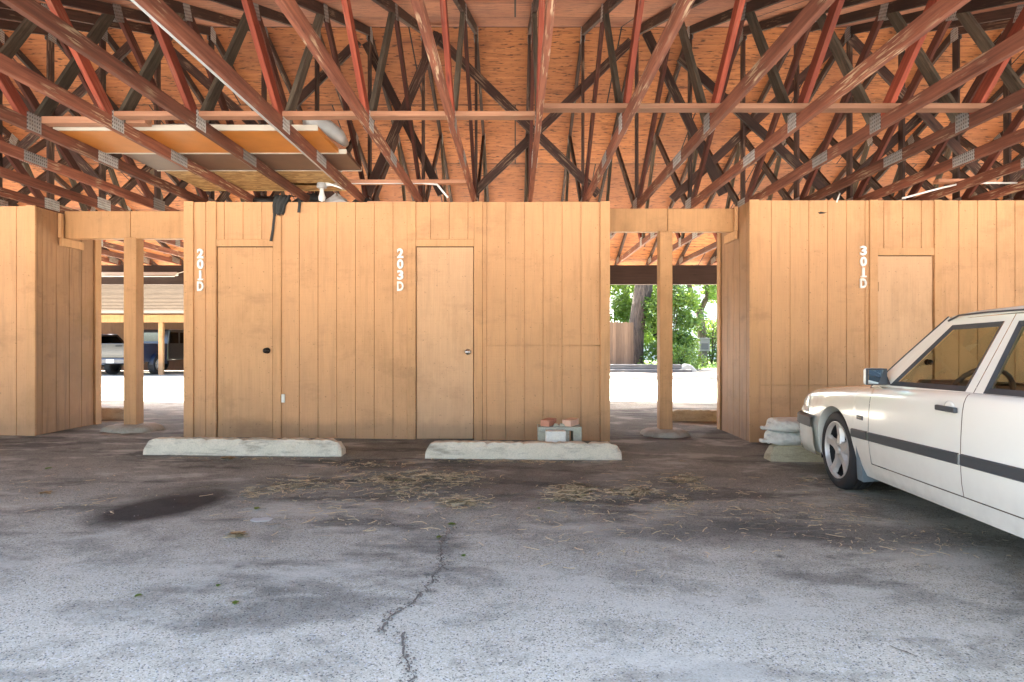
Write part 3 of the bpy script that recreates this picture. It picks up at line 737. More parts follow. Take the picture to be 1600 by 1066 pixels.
sandbag((X(1232, 5.6), 5.62, gs_ + .135), .05, 'lower white sandbag lying on the wheel stop by the bumper')
sandbag((X(1234, 5.6), 5.61, gs_ + .255), -.04, 'upper white sandbag stacked on top of the other one', .95)

# ------------------------------------------------------------------ stored panels over the chords
def panel(name, label, x0, x1, d0, d1, z, h, mat, edge, parts=1):
    t = thing(name, label, 'panel', ((x0 + x1) / 2, (d0 + d1) / 2, z), 0, 'panels stored on the truss chords')
    a = (x1 - x0) / 2; b = (d1 - d0) / 2
    MB().box(-a, a, -b, b, 0, h - .004).build('board', mat, t)
    MB().box(-a - .003, a + .003, -b - .014, -b, -.002, h).build('edge_strip', edge, t)
    MB().box(-a - .003, a + .003, b, b + .012, -.004, h).build('edge_strip', edge, t)
    return t
zz = ZC + .091
panel('wood_panel', 'orange door panel with white edge lying across the roof chords', -3.5, -1.50, 4.62, 5.16, zz, .040, 'panel_orange', 'panel_edge')
panel('wood_panel', 'dark brown panel with pale edge lying next to the orange one', -3.35, -1.44, 5.19, 5.69, zz, .036, 'panel_brown', 'panel_edge')
panel('wood_panel', 'strand board sheet lying on the chords against the locker top', -3.3, -1.66, 5.72, 6.44, zz, .018, 'strand_board', 'strand_board')
# plastic sheeting heaped on the panels
def heap(name, label, cat, loc, dims, mat, seed, n=18, m_=10, rough=.3):
    r2 = random.Random(seed); rows = []
    for i in range(m_ + 1):
        t = i / m_; row = []
        for j in range(n + 1):
            a = 2 * math.pi * (j % n) / n; k = math.sin(math.pi * min(.999, .08 + .92 * (1 - t)) * .5) if t > 0 else 1
            r2b = random.Random(seed * 97 + i * 31 + (j % n))
            k *= 1 + r2b.uniform(-rough, rough) * .5
            row.append((dims[0] / 2 * k * math.cos(a), dims[1] / 2 * k * math.sin(a), dims[2] * t * (1 + r2b.uniform(-rough, rough) * .5)))
        rows.append(row)
    o = MB().grid(rows).build(name, mat, None, smooth=True, loc=loc, sub=1); return tag(o, label, cat)
heap('plastic_sheet', 'crumpled grey plastic sheet heaped on the orange panel', 'plastic sheet', (-2.55, 4.85, zz + .04), (1.3, .35, .09), 'grey_plastic_bag', 3)
o = MB().tube([(-1.62, 4.72, 2.73), (-1.52, 4.86, 2.745), (-1.47, 5.05, 2.735), (-1.45, 5.2, 2.71)], [.05, .062, .055, .03], 12).build('plastic_roll', 'grey_plastic_bag', None, smooth=True)
tag(o, 'pale rolled plastic at the right end of the stored panels', 'plastic roll')

# conduits and light
def pipe(path, r, label, mat='conduit', name='conduit', cat='conduit', group='metal conduits under the roof'):
    o = MB().tube(path, r, 8).build(name, mat, None, smooth=True); return tag(o, label, cat, group)
xk = TX0 - 3 * TS
pipe([(xk - .034, 1.9, ZC + .012), (xk - .034, 4.2, ZC + .006), (xk - .034, 5.3, ZC + .010), (xk - .034, 6.05, ZC + .008)], .013, 'grey conduit running along a truss chord to the lamp')
lx, ly, lz = X(503, 6.15), 6.15, Z(293, 6.15)
lamp = thing('bulb_holder', 'white bare bulb lamp on bent conduit above the locker', 'lamp', (lx, ly, lz))
MB().lathe([(0, .05), (.045, .05), (.05, .03), (.05, -.005), (.03, -.015), (0, -.015)], 16, 'z').build('junction_box', 'conduit', lamp, smooth=False)
MB().lathe([(.0, -.014), (.022, -.014), (.02, -.04), (.026, -.07), (.036, -.10), (.03, -.135), (0, -.148)], 16, 'z').build('bulb', 'bulb_white', lamp, smooth=True)
MB().tube([(0, 0, .04), (.01, 0, .06), (xk - .034 - lx, -.1, ZC + .008 - lz)], .010, 8).build('conduit', 'white_paint', lamp, smooth=True)
pipe([(lx + .04, ly, lz + .02), (lx + .28, ly, lz + .045), (X(660, 6.15), ly, lz + .045), (X(683, 6.15), ly, lz + .03), (X(700, 6.2), ly + .05, Z(309, 6.2))], .011, 'white conduit running right from the bulb lamp above the locker', 'white_paint')
pipe([(X(512, 6), 5.95, ZC + .13), (X(512, 6), 5.95, Z(273, 6)), (X(528, 6), 5.97, Z(276, 6)), (X(536, 6), 5.97, Z(268, 6))], .007, 'thin bent wire conduit beside the bulb lamp', 'white_paint')
pipe([(X(1410, 6.1), 6.1, Z(310, 6.1)), (X(1470, 6.1), 6.1, Z(294, 6.1)), (X(1505, 6.1), 6.1, Z(286, 6.1)), (X(1680, 6.1), 6.1, Z(286, 6.1))], .010, 'white conduit along the top of the right locker', 'white_paint')
pipe([(X(1308, 6.45), 6.46, Z(316, 6.45)), (X(1309, 6.45), 6.44, Z(309, 6.45)), (X(1313, 6.45), 6.46, Z(302, 6.45))], .008, 'short white cable end hooked over the right locker top', 'white_paint', 'cable', 'cable')

# junk on the locker top
ztop = 2.483
o = MB().lathe([(.17 + .042 * math.cos(a), .040 * math.sin(a)) for a in [2 * math.pi * i / 12 for i in range(13)]], 28, 'z').build('rubber_tyre', 'black_rubber', None, smooth=True)
o.location = (X(424, 6.78), 6.78, ztop + .105); o.rotation_euler = (.30, .06, 0); tag(o, 'small black rubber tyre lying on the locker top', 'tyre')
heap('black_bag', 'lumpy black bag on the locker top behind the bulb lamp', 'bag', (X(484, 6.74), 6.76, ztop), (.50, .34, .19), 'black_cloth', 8)
heap('grey_sack', 'grey crumpled sack on the locker top right of the bulb lamp', 'sack', (X(527, 6.72), 6.70, ztop), (.36, .26, .155), 'grey_plastic_bag', 12)
heap('black_bag', 'flat black bag at the right end of the junk on the locker top', 'bag', (X(568, 6.74), 6.74, ztop), (.44, .3, .135), 'black_cloth', 15)
o = box('loose_board', 'salmon_wood', P(572), P(640), 6.55, 6.64, 2.50, 2.535); tag(o, 'flat tan board lying on the locker top left of door 203D', 'board')
o = box('loose_board', 'tan_trim', P(837), P(920), 6.55, 6.64, 2.50, 2.53); tag(o, 'flat tan board lying on the locker top above the right siding', 'board')
# hanging black rag and straps
def strip(path, w, mat, name, label, cat, seed=1):
    r2 = random.Random(seed); rows = []; n = 12 if w > .1 else 3
    ph = [r2.uniform(0, 6.28) for _ in range(3)]
    for k_, (x, y, z, k) in enumerate(path):
        last = k_ >= len(path) - 2
        rows.append([(x + w * k * (q / n - .5), y - (.013 * math.sin(q * 1.9 + ph[0] + k_ * .35) + .007 * math.sin(q * 4.1 + ph[1])) * (1 if n > 3 and k_ > 0 else .15), z - (abs(math.sin(q * 1.35 + ph[2])) * .06 if last and n > 3 else 0)) for q in range(n + 1)])
    o = MB().grid(rows).build(name, mat, None, smooth=True, solid=.005); return tag(o, label, cat)
strip([(P(446), 6.62, Z(303, 6.5), .8), (P(443), 6.49, Z(305, 6.5), 1.), (P(441), 6.462, Z(314, 6.5), .95), (P(438), 6.462, Z(322, 6.5), .8), (P(437.5), 6.463, Z(326, 6.5), .7), (P(436.5), 6.463, Z(331, 6.5), .58)], .17, 'black_cloth', 'black_rag', 'ragged black cloth hanging over the locker top beside door 201D', 'rag', 2)
strip([(P(431), 6.47, Z(318, 6.5), .9), (P(430.5), 6.464, Z(340, 6.5), .8), (P(428.5), 6.464, Z(360, 6.5), .8), (P(425.5), 6.464, Z(378, 6.5), 1.)], .030, 'black_cloth', 'black_strap', 'long black strap hanging from the rag over door 201D', 'strap', 5)
strip([(P(470), 6.6, Z(309, 6.5), 1), (P(469.5), 6.48, Z(311, 6.5), 1), (P(469), 6.474, Z(322, 6.5), .8), (P(468), 6.474, Z(333, 6.5), .9)], .034, 'black_cloth', 'black_strap', 'short black strap hanging right of the ragged cloth', 'strap', 7)

# fluorescent fixture on the far eave beam
zf = Z(428, 11.7)
t = thing('strip_light', 'unlit fluorescent strip light on the far eave beam in the left passage', 'strip light', (X(216, 11.8), 11.84, zf))
hl = X(275, 11.8) - X(216, 11.8)
MB().box(-hl, hl, -.02, .05, -.02, .05).build('housing', 'white_paint', t, bevel=.006)
MB().tube([(-hl + .03, -.045, -.03), (hl - .03, -.045, -.03)], .019, 10).build('tube', 'bulb_white', t, smooth=True)
MB().tube([(hl, .0, .02), (hl + .2, .0, .08), (hl + .35, 0, .10), (hl + .7, .0, .12)], .008, 6).build('cord', 'white_paint', t)
# ------------------------------------------------------------------ white saloon car
def itp(tab, u):
    tab = sorted(tab)
    if u <= tab[0][0]: return tab[0][1]
    for (a, x), (b, y) in zip(tab, tab[1:]):
        if u <= b: return x + (y - x) * (u - a) / (b - a)
    return tab[-1][1]
PSI = R(6); HW = .80
Uv = Vector((math.sin(PSI), math.cos(PSI))); Nv = Vector((math.cos(PSI), -math.sin(PSI)))
co = Vector((2.385, 4.5)) + Nv * HW
car = thing('parked_car', 'cream white four door saloon with dark side trim parked at the right edge', 'car', (co.x, co.y, -.085), R(90) - PSI)
WC = (.08, -2.34); WR = .290; AR = .338
def belt(u): return itp([(.86, .652), (.80, .668), (.75, .676), (.67, .688), (.084, .748), (-.44, .793), (-.69, .813), (-1.42, .842), (-1.9, .853), (-2.6, .86), (-3.3, .84)], u)
def ins(u, w=1.): return (.35 if w < .5 else .35 + .65 * min(1, (w - .5) / .12)) * itp([(.30, 0), (.5, .010), (.65, .020), (.75, .040), (.80, .056), (.84, .085), (.86, .12), (-2.6, 0), (-3.05, .03), (-3.25, .09), (-3.32, .16)], u)
def wbot(u): return itp([(.8, .2), (-.38, .188), (-1.84, .240), (-2.2, .245), (-3.32, .27)], u)
def wsill(u): return itp([(.8, .29), (-.5, .298), (-1.47, .325), (-1.85, .335), (-3.32, .36)], u)
def arch(u):
    for c in WC:
        if abs(u - c) < AR: return .278 + math.sqrt(AR * AR - (u - c) ** 2) * (1.0 if u < c else 1.0)
    return 0
def vprof(w, b):
    return itp([(.18, .055), (.24, .030), (.29, .022), (.40, .004), (.50, 0), (.60, .001), (b - .10, .008), (b - .04, .018), (b - .012, .032), (b, .052)], w)
def sp(u, w, off=0.): # point on the left body side
    return (u, HW - ins(u, w) - vprof(w, belt(u)) + off, w)
def stations(u0, u1):
    s = [u0]; u = u0
    while u - .028 > u1: u -= .028; s.append(u)
    s.append(u1); 
    for c in WC:
        for e in (c + AR - .001, c - AR + .001):
            if u1 < e < u0: s.append(e)
    return sorted(set(s), reverse=True)
TT = [0, .12, .25, .4, .55, .7, .82, .9, .955, .98, 1]
def side_rows(u0, u1, lo, hi, s):
    rows = []
    for u in stations(u0, u1):
        a, b = max(lo(u), arch(u)), hi(u)
        r_ = []
        for t in TT:
            w = a + (b - a) * t; x, y, z = sp(u, w); r_.append((x, y * s, z))
        rows.append(r_)
    return rows
def lip_rows(c, s):
    rows = []
    for i in range(31):
        a = math.pi * (-.08 + 1.16 * i / 30); u = c + AR * math.cos(a); w = .278 + AR * math.sin(a)
        x, y, z = sp(u, max(w, .2)); rows.append([(u, y * s, w), (u, (y - .03) * s, w), (c + (AR + .03) * math.cos(a), (y - .25) * s, .278 + (AR + .03) * math.sin(a))])
    return rows
DF0, DF1, DR1 = -.484, -1.456, -2.20
bm_ = MB()
for s in (1, -1):
    bm_.grid(side_rows(.86, DF0 + .006, wbot, belt, s))
    bm_.grid(side_rows(DF0 + .006, DR1, wbot, lambda u: wsill(u) - .006, s))
    bm_.grid(side_rows(DR1 - .006, -3.32, wbot, belt, s))
    for c in WC: bm_.grid(lip_rows(c, s))
# front and rear faces
for u in (.86, -3.32):
    hw = HW - ins(u) - .05
    bm_.grid([[(u, y, wbot(u)), (u, y, .45), (u, y, belt(u) + .045 * (1 - (y / hw) ** 2) - .012)] for y in [hw * q / 6 for q in range(-6, 7)]])
    bm_.grid([[(u, y, .2), ((u - .15) if u > 0 else (u + .15), y, .19)] for y in (-hw, 0, hw)])
bm_.build('body', 'cream_paint', car, smooth=True)
MB().box(-3.2, .72, -.5, .5, .16, .21).build('floor_pan', 'car_seam', car)
for c in WC:
    for s in (1, -1):
        rows = [[(c + (AR + .03) * math.cos(a), y, .278 + (AR + .03) * math.sin(a)) for y in ((HW - .05) * s, (HW - .30) * s)] for a in [math.pi * (-.1 + 1.2 * i / 16) for i in range(17)]]
        m = MB().grid(rows); b0 = len(m.v); m.v += [(c + (AR + .03) * math.cos(a), (HW - .30) * s, .278 + (AR + .03) * math.sin(a)) for a in [math.pi * (-.1 + 1.2 * i / 16) for i in range(17)]]
        m.f.append(tuple(b0 + i for i in range(17))); m.build('wheel_well', 'car_seam', car)
# bonnet and boot lid
def lid(name, u0, u1, crown):
    rows = []
    n = 12
    for i in range(n + 1):
        u = u0 + (u1 - u0) * i / n; b = belt(u); e = HW - ins(u) - .062
        rows.append([(u, y * e, b + dz) for y, dz in ((1, 0), (.985, .010), (.93, .018), (.86, .026), (.5, crown), (0, crown + .012), (-.5, crown), (-.86, .026), (-.93, .018), (-.985, .010), (-1, 0))])
    # roll the leading edge down
    for r_ in (rows[0] if u0 > 0 else rows[-1],):
        for i in range(len(r_)): r_[i] = (r_[i][0], r_[i][1], r_[i][2] - .012)
    return MB().grid(rows).build(name, 'cream_paint', car, smooth=True)
lid('bonnet', .87, -.36, .040); lid('boot_lid', -2.80, -3.33, .03)
MB().grid([[(-.34, y, belt(-.36) + .012 + .03 * (1 - (y / .75) ** 2)), (-.52, y, belt(-.5) + .006 + .03 * (1 - (y / .75) ** 2))] for y in [-.73 + .1217 * i for i in range(13)]]).build('cowl', 'car_trim', car)
# doors
def vg(w): return .050 + .195 * (w - .82) / .42
def gp(u, w, s, off=0.): return (u, (HW - vg(w) + off) * s, w)
def ring(outer, inner, s, off_o=0., off_i=0.):
    m = MB(); n = len(outer)
    m.v = [gp(u, w, s, off_o) for u, w in outer] + [gp(u, w, s, off_i) for u, w in inner]
    m.f = [(i, (i + 1) % n, n + (i + 1) % n, n + i) for i in range(n)]
    return m
def shrink(loop, d):
    cx = sum(p[0] for p in loop) / len(loop); n = len(loop); out = []
    for i in range(n):
        p = Vector(loop[i]); a = (Vector(loop[i - 1]) - p).normalized(); b = (Vector(loop[(i + 1) % n]) - p).normalized()
        h = a + b; sn = abs(a.x * b.y - a.y * b.x)
        if h.length < 1e-3 or sn < .05: h = Vector((-(b.y), b.x)) * d; 
        else: h = h / sn * d
        q = p + h; out.append((q.x, q.y))
    return out
FO = [(-.52, .808), (-.985, 1.232), (-1.478, 1.24), (DF1, .838)]; FI = [(-.655, .826), (-1.005, 1.196), (-1.425, 1.205), (-1.393, .846)]
RO = [(DF1 - .006, .838), (-1.484, 1.24), (-2.10, 1.232), (DR1, .856)]; RI = [(-1.533, .848), (-1.530, 1.203), (-2.05, 1.197), (-2.14, .862)]
doors = []
for s in (1, -1):
    for nm, u0, u1, O_, I_ in (('front', DF0, DF1, FO, FI), ('rear', DF1 - .006, DR1 + .004, RO, RI)):
        m = MB().grid(side_rows(u0, u1, wsill, belt, s))
        r_ = ring(O_, I_, s); b = len(m.v); m.v += r_.v; m.f += [tuple(i + b for i in q) for q in r_.f]
        # ledge joining the skin to the window frame
        e = [(u0 + (u1 - u0) * i / 8) for i in range(9)]
        m.grid([[tuple(Vector(sp(u, belt(u))) * 1 if s > 0 else Vector((sp(u, belt(u))[0], -sp(u, belt(u))[1], belt(u)))), (u, (HW - .075) * s, belt(u) + .004)] for u in e])
        d = m.build('door', 'cream_paint', car, smooth=False)
        for p_ in d.data.polygons: p_.use_smooth = p_.center.z < belt(p_.center.x) - .003
        G = shrink(I_, .027)
        ring(I_, G, s, .003, -.006).build('window_seal', 'car_trim', d)
        m = MB(); m.v = [gp(u, w, s, -.014) for u, w in G]; m.f = [(0, 1, 2, 3)]; m.build('window_pane', 'car_glass', d)
        m = MB().grid([[(u, (HW - .11) * s, w) for w in (.25, .55, belt(u) - .01)] for u in (u0 - .01, u1 + .01)]); m.build('door_card', 'interior_brown', d)
        # dark belt strip and side trim
        m = MB(); 
        for (ua, ub, wa, wb_, hh, off, nme) in ((u0 - .006, u1 + .006, 0, 0, .030, .010, 'trim_strip'),):
            rows = []
            for i in range(9):
                u = ua + (ub - ua) * i / 8
                if u < -1.99: continue
                w = itp([(0, .462), (-.24, .466), (-1.456, .510), (-1.9, .524), (-3, .545)], u)
                x, y, z = sp(u, w); rows.append([(x, (y + .0005) * s, w - hh), (x, (y + off) * s, w - hh + .006), (x, (y + off) * s, w + hh - .006), (x, (y + .0005) * s, w + hh)])
            MB().grid(rows).build(nme, 'car_trim', d)
        hu = -1.345 if nm == 'front' else -2.10; hz = .752 if nm == 'front' else .77
        yy = sp(hu, hz)[1]
        if nm == 'front' or True:
            MB().lathe([(.0, .004), (.030, .003), (.042, .0008), (.043, -.002)], 20, 'y', (0, 0, 0)).build('handle_cup', 'cream_paint', d, smooth=True).matrix_basis = Matrix.Translation((hu, (yy - .001) * s, hz)) @ Matrix.Diagonal((1.1, s, 1.0, 1))
            h_ = MB().box(-.085, .085, -.006, .016, -.014, .014).build('handle', 'car_trim', d, bevel=.006, seg=2); h_.location = (hu, (yy + .010) * s, hz)
        if nm == 'front':
            # door mirror
            m = MB().box(-.030, .010, -.066, .066, -.054, .054); o = m.build('mirror_housing', 'cream_paint', d, bevel=.018, seg=3); o.location = (-.62, (HW + .028) * s, .880)
            for p_ in o.data.polygons: p_.use_smooth = True
            o2 = MB().box(-.006, .004, -.064, .064, -.052, .052).build('mirror_rim', 'car_trim', d, bevel=.004); o2.location = (-.654, (HW + .028) * s, .880)
            o3 = MB().box(-.002, .002, -.056, .056, -.044, .044).build('mirror_pane', 'mirror_glass', d); o3.location = (-.6615, (HW + .028) * s, .880); o3.rotation_euler = (0, R(-3), R(8) * s)
            m = MB().prism([(-.52, .82), (-.66, .83), (-.60, .90)], (HW - .055) * s, (HW - .02) * s, 'y').build('mirror_foot', 'car_trim', d)
# trim on the fenders, badge, flaps
for s in (1, -1):
    for ua, ub in ((-.236, DF0 + .01),):
        rows = []
        for i in range(7):
            u = ua + (ub - ua) * i / 6; w = .4665 + (.0015 * i); x, y, z = sp(u, w)
            rows.append([(x, (y + .0005) * s, w - .030), (x, (y + .010) * s, w - .024), (x, (y + .010) * s, w + .024), (x, (y + .0005) * s, w + .030)])
        MB().grid(rows).build('trim_strip', 'car_trim', car)
    x, y, z = sp(-.36, .585)
    b_ = MB().box(-.044, .044, -.002, .003, -.014, .014).build('badge', 'car_trim', car, bevel=.001); b_.location = (x, (y + .001) * s, z)
    for i in range(6):
        q = MB().box(-.003, .003, 0, .0035, -.005, .005).build('badge_mark', 'silver_metal', b_); q.location = (-.026 + .0105 * i, .0008 * s, 0); q.rotation_euler = (0, .3 if i % 2 else 0, 0)
    rows = []
    for i in range(9):
        t = i / 8; w = .42 - .265 * t; u = -.262 - .012 * t - .025 * t * t
        rows.append([(u, (HW - .012 - .006 * (1 - t)) * s, w), (u - .018, (HW - .008) * s, w), (u - .03 - .04 * t, (HW - .02) * s, w - .008), (u - .02 - .04 * t, (HW - .13) * s, w)])
    MB().grid(rows).build('mud_flap', 'mud_flap', car, solid=.006)
# roof, pillars, glass
rows = []
for u, w in ((-.93, 1.232), (-.98, 1.252), (-1.15, 1.266), (-1.5, 1.274), (-1.9, 1.270), (-2.25, 1.25), (-2.40, 1.225)):
    e = HW - .232
    rows.append([(u, y * e, w + dz) for y, dz in ((1, -.030), (.985, -.004), (.93, .006), (.6, .026), (0, .036), (-.6, .026), (-.93, .006), (-.985, -.004), (-1, -.030))])
MB().grid(rows).build('roof', 'cream_paint', car, smooth=True)
for s in (1, -1):
    MB().tube([(u, (HW - .226) * s, w) for u, w in ((-.60, .905), (-.80, 1.08), (-.96, 1.222), (-1.06, 1.250), (-1.3, 1.256), (-1.9, 1.254), (-2.35, 1.22))][2:], .005, 6).build('drip_rail', 'car_trim', car)
    rows = [[gp(-.52, .808, s), gp(-.43, .80, s)], [gp(-.75, 1.02, s), gp(-.675, 1.025, s)], [gp(-.985, 1.232, s), gp(-.925, 1.245, s)]]
    MB().grid(rows).build('front_pillar', 'cream_paint', car, solid=.02)
    MB().tube([gp(-.43, .802, s, .0), gp(-.675, 1.028, s, .0), gp(-.925, 1.247, s, .0)], .005, 6).build('windscreen_seal', 'car_trim', car)
    rows = [[gp(DR1 - .006, .858, s), gp(-2.85, .868, s)], [gp(-2.11, 1.232, s), gp(-2.42, 1.215, s)]]
    MB().grid(rows).build('rear_pillar', 'cream_paint', car, solid=.02)
    MB().grid([[gp(DF1 + .03, .84, s, -.05), gp(DF1 - .05, .84, s, -.05)], [gp(-1.45, 1.23, s, -.05), gp(-1.52, 1.23, s, -.05)]]).build('centre_pillar', 'interior_tan', car)
def screen(name, ub, wb_, ut, wt_, bow, mat='car_glass'):
    rows = []
    for k in range(5):
        t = k / 4; w = wb_ + (wt_ - wb_) * t; e = HW - vg(w) - .004
        rows.append([(ub + (ut - ub) * t + bow * (1 - (y) ** 2) * (1 - .6 * t), y * e, w + .012 * t * (1 - y * y)) for y in (-1, -.6, -.2, .2, .6, 1)])
    return MB().grid(rows).build(name, mat, car, smooth=True)
screen('windscreen', -.43, .80, -.925, 1.246, .12); screen('rear_window', -2.85, .868, -2.42, 1.222, -.08)
# bumpers
def bumper(sg):
    def path(off):
        p = []
        for v, u in ((-.012 - off, .425), (-.012 - off, .55), (-.008 - off, .70), (.006 - off * .8, .79), (.04 - off * .6, .86 + off * .4), (.12, .925 + off * .8), (.35, .975 + off), (.80, .99 + off)): p.append((u, HW - v))
        p += [(u, -y) for u, y in reversed(p[:-1])]
        if sg < 0: p = [(-2.42 - (u - .08) - .14, y) for u, y in p]
        return p
    rows = []
    for (w, off) in ((.185, -.06), (.19, -.022), (.26, .0), (.39, .012), (.410, .013)): rows.append([(u, y, w) for u, y in path(off)])
    o = MB().grid(rows).build('bumper', 'cream_paint', car, smooth=True)
    rows = [[(u, y, w) for u, y in path(off)] for (w, off) in ((.408, .012), (.412, .026), (.485, .026), (.498, .010), (.505, -.03))]
    MB().grid(rows).build('rub_strip', 'car_trim', o, smooth=False)
bumper(1); bumper(-1)
# lamps and grille
for s in (1, -1):
    rows = [[(u, (HW - ins(u, w) - vprof(w, belt(u)) + .004) * s, w) for w in (.515, .56, .60, min(.655, belt(u) - .012))] for u in (.60, .66, .72, .78, .82, .855)]
    rows.append([(.875, (HW - .25) * s, w) for w in (.515, .56, .60, .64)]); rows.append([(.88, (HW - .45) * s, w) for w in (.515, .56, .60, .64)])
    MB().grid(rows).build('headlight', 'lens_clear', car)
    MB().box(-3.345, -3.31, min(.36 * s, .60 * s), max(.36 * s, .60 * s), .60, .78).build('tail_light', 'lens_red', car, bevel=.008)
MB().box(.855, .88, -.33, .33, .515, .625).build('grille', 'car_trim', car, bevel=.006)
# wheels
def tread(R_):
    return [(R_ * .70, -.012), (R_ * .77, .0), (R_ * .80, .003), (R_ * .83, .001), (R_ * .92, .0), (R_ * .965, -.010), (R_ * .992, -.026), (R_, -.040), (R_, -.055), (R_ - .007, -.058), (R_ - .007, -.064), (R_, -.067), (R_, -.092), (R_ - .007, -.095), (R_ - .007, -.102), (R_, -.105), (R_, -.135), (R_ - .007, -.138), (R_ - .007, -.144), (R_, -.147), (R_ * .99, -.162), (R_ * .93, -.185), (R_ * .70, -.18)]
def wheel(parent, R_, loc, s, rimk=.735, spokes=5, alloy='alloy', fat=1., turn=0.):
    w = MB().lathe([(0, -.13), (R_ * rimk * .97, -.13)], 32, 'y').build('wheel', 'car_seam', parent); w.location = loc; w.rotation_euler = (0, 0, turn)
    w.scale = (1, s * fat, 1)
    MB().lathe([(R_ * rimk * .925, -.028), (R_ * rimk * .90, -.125), (0, -.126)], 32, 'y').build('barrel', 'car_seam', w, smooth=True)
    MB().lathe(tread(R_), 56, 'y').build('tyre', 'black_rubber', w, smooth=True)
    rr = R_ * rimk
    m = MB().lathe([(rr * 1.0, -.018), (rr * 1.0, .0), (rr * .965, .002), (rr * .94, -.010), (rr * .92, -.030)], 48, 'y')
    m.lathe([(0, -.004), (rr * .13, -.004), (rr * .16, -.010), (rr * .17, -.022), (rr * .34, -.026), (rr * .36, -.04), (rr * .36, -.06)], 30, 'y')
    for k in range(spokes):
        a = 2 * math.pi * k / spokes + .25; ca, sa = math.cos(a), math.sin(a); b = len(m.v)
        sec = [(.22, .22, -.016), (.50, .175, -.022), (.75, .155, -.016), (.945, .21, -.010)]
        for (r0, hw, h) in sec:
            for (q, dz) in ((-1, -.028), (-.62, 0), (.62, 0), (1, -.028)):
                x, z = rr * r0, rr * hw * q; m.v.append((x * ca - z * sa, h + dz, x * sa + z * ca))
        for i in range(3):
            for j in range(3): m.f.append((b + i * 4 + j, b + i * 4 + j + 1, b + i * 4 + 5 + j, b + i * 4 + 4 + j))
    for k in range(spokes):
        a = 2 * math.pi * (k + .5) / spokes + .25
        m.lathe([(0, .0), (rr * .035, .0), (rr * .04, -.03)], 8, 'y', (rr * .26 * math.cos(a), -.02, rr * .26 * math.sin(a)))
    o = m.build('rim', alloy, w, smooth=False)
    return w
for c in WC:
    for s in (1, -1): wheel(car, WR, (c, (HW - .022) * s, .2895), s, turn=0)
# interior
dash = MB().prism([(-.40, .50), (-.40, .80), (-.62, .822), (-.72, .80), (-.80, .70), (-.78, .50)], -.62, .62, 'y').build('dashboard', 'interior_dash', car, bevel=.01)
hood_ = MB().prism([(-.56, .80), (-.60, .862), (-.76, .866), (-.80, .80)], .20, .56, 'y').build('instrument_hood', 'interior_dash', car, bevel=.012)
for i in range(4):
    g_ = MB().lathe([(.026, 0), (.032, .004), (.026, .004)], 20, 'x').build('dial', 'panel_edge', hood_); g_.location = (-.806, .26 + .08 * i, .80)
m = MB(); pts = [(-.93 - .07 * math.sin(a), .38 + .165 * math.cos(a), .80 + .15 * math.sin(a)) for a in [2 * math.pi * i / 24 for i in range(25)]]
m.tube(pts, .014, 8, False); m.tube([(-.93, .22, .80), (-.90, .38, .79), (-.93, .54, .80)], .02, 8); m.tube([(-.90, .38, .79), (-.74, .38, .72)], .03, 8); m.build('steering_wheel', 'interior_dash', car, smooth=True)
for y in (.36, -.36):
    MB().prism([(-.95, .36), (-.95, .48), (-1.42, .46), (-1.50, .50), (-1.66, .97), (-1.77, .98), (-1.62, .40), (-1.5, .33)], y - .22, y + .22, 'y').build('seat', 'interior_brown', car, bevel=.03, seg=2)
    MB().box(-1.77, -1.67, y - .12, y + .12, 1.0, 1.14).build('headrest', 'interior_brown', car, bevel=.03, seg=2)
MB().prism([(-2.0, .34), (-2.0, .48), (-2.38, .46), (-2.6, .93), (-2.72, .93), (-2.6, .34)], -.6, .6, 'y').build('rear_seat', 'interior_brown', car, bevel=.03)
MB().box(-2.84, -2.62, -.62, .62, .84, .86).build('parcel_shelf', 'interior_dash', car)
# ------------------------------------------------------------------ opposite carport on the left
FG = -.33
fc = thing('far_carport', 'opposite tan carport with shingled roof seen through the left passage', 'carport', (-16, 25, FG))
fx0, fx1 = -11, 12
def fz(px, py, d): return Z(py, d) - FG
m = MB()
rows_n = 26; L = 7.0; ang = math.atan(.30)
for i in range(rows_n):   # lapped courses
    y0 = i * .26; 
    m.box(fx0, fx1, y0, y0 + .30, .004 - .0, .022) if False else None
    b = len(m.v); z0, z1 = .030, .008
    m.v += [(fx0, y0, z0), (fx1, y0, z0), (fx1, y0 + .27, z1), (fx0, y0 + .27, z1), (fx0, y0, 0), (fx1, y0, 0)]
    m.f += [(b, b + 1, b + 2, b + 3), (b + 4, b + 5, b + 1, b)]
o = m.build('roof', 'shingles', fc); o.location = (0, -1.0, 2.60); o.rotation_euler = (ang, 0, 0)
o = MB().box(fx0, fx1, 0, L, -.03, -.005).build('roof_deck', 'sheathing', fc); o.location = (0, -1.0, 2.60); o.rotation_euler = (ang, 0, 0)
o = MB().prism([(0, 0), (0, .13), (-.11, .13), (-.09, .02)], fx0, fx1, 'x').build('gutter', 'gutter', fc); o.location = (0, -1.0, 2.475)
box('beam', 'tan_beam', fx0, fx1, -.06, .06, 2.16, 2.47, fc, bevel=.006)
for px in (1.45 - 5.4, 1.45, 1.45 + 5.4, -9.3): 
    box('post', 'tan_beam', px - .09, px + .09, -.07, .07, -.1, 2.16, fc, bevel=.006)
siding([(fx0, fx1, -.1, 4.6)], [fx0 + .2 * k for k in range(120)]).build('wall', 'far_wall_shaded', fc, loc=(0, 6.0, 0))
for k in range(-5, 6):
    beam('rafter', 'dark_wood', (k * 2.0, -.8, 2.55), (k * 2.0, 5.9, 4.5), .04, .12, fc)
    
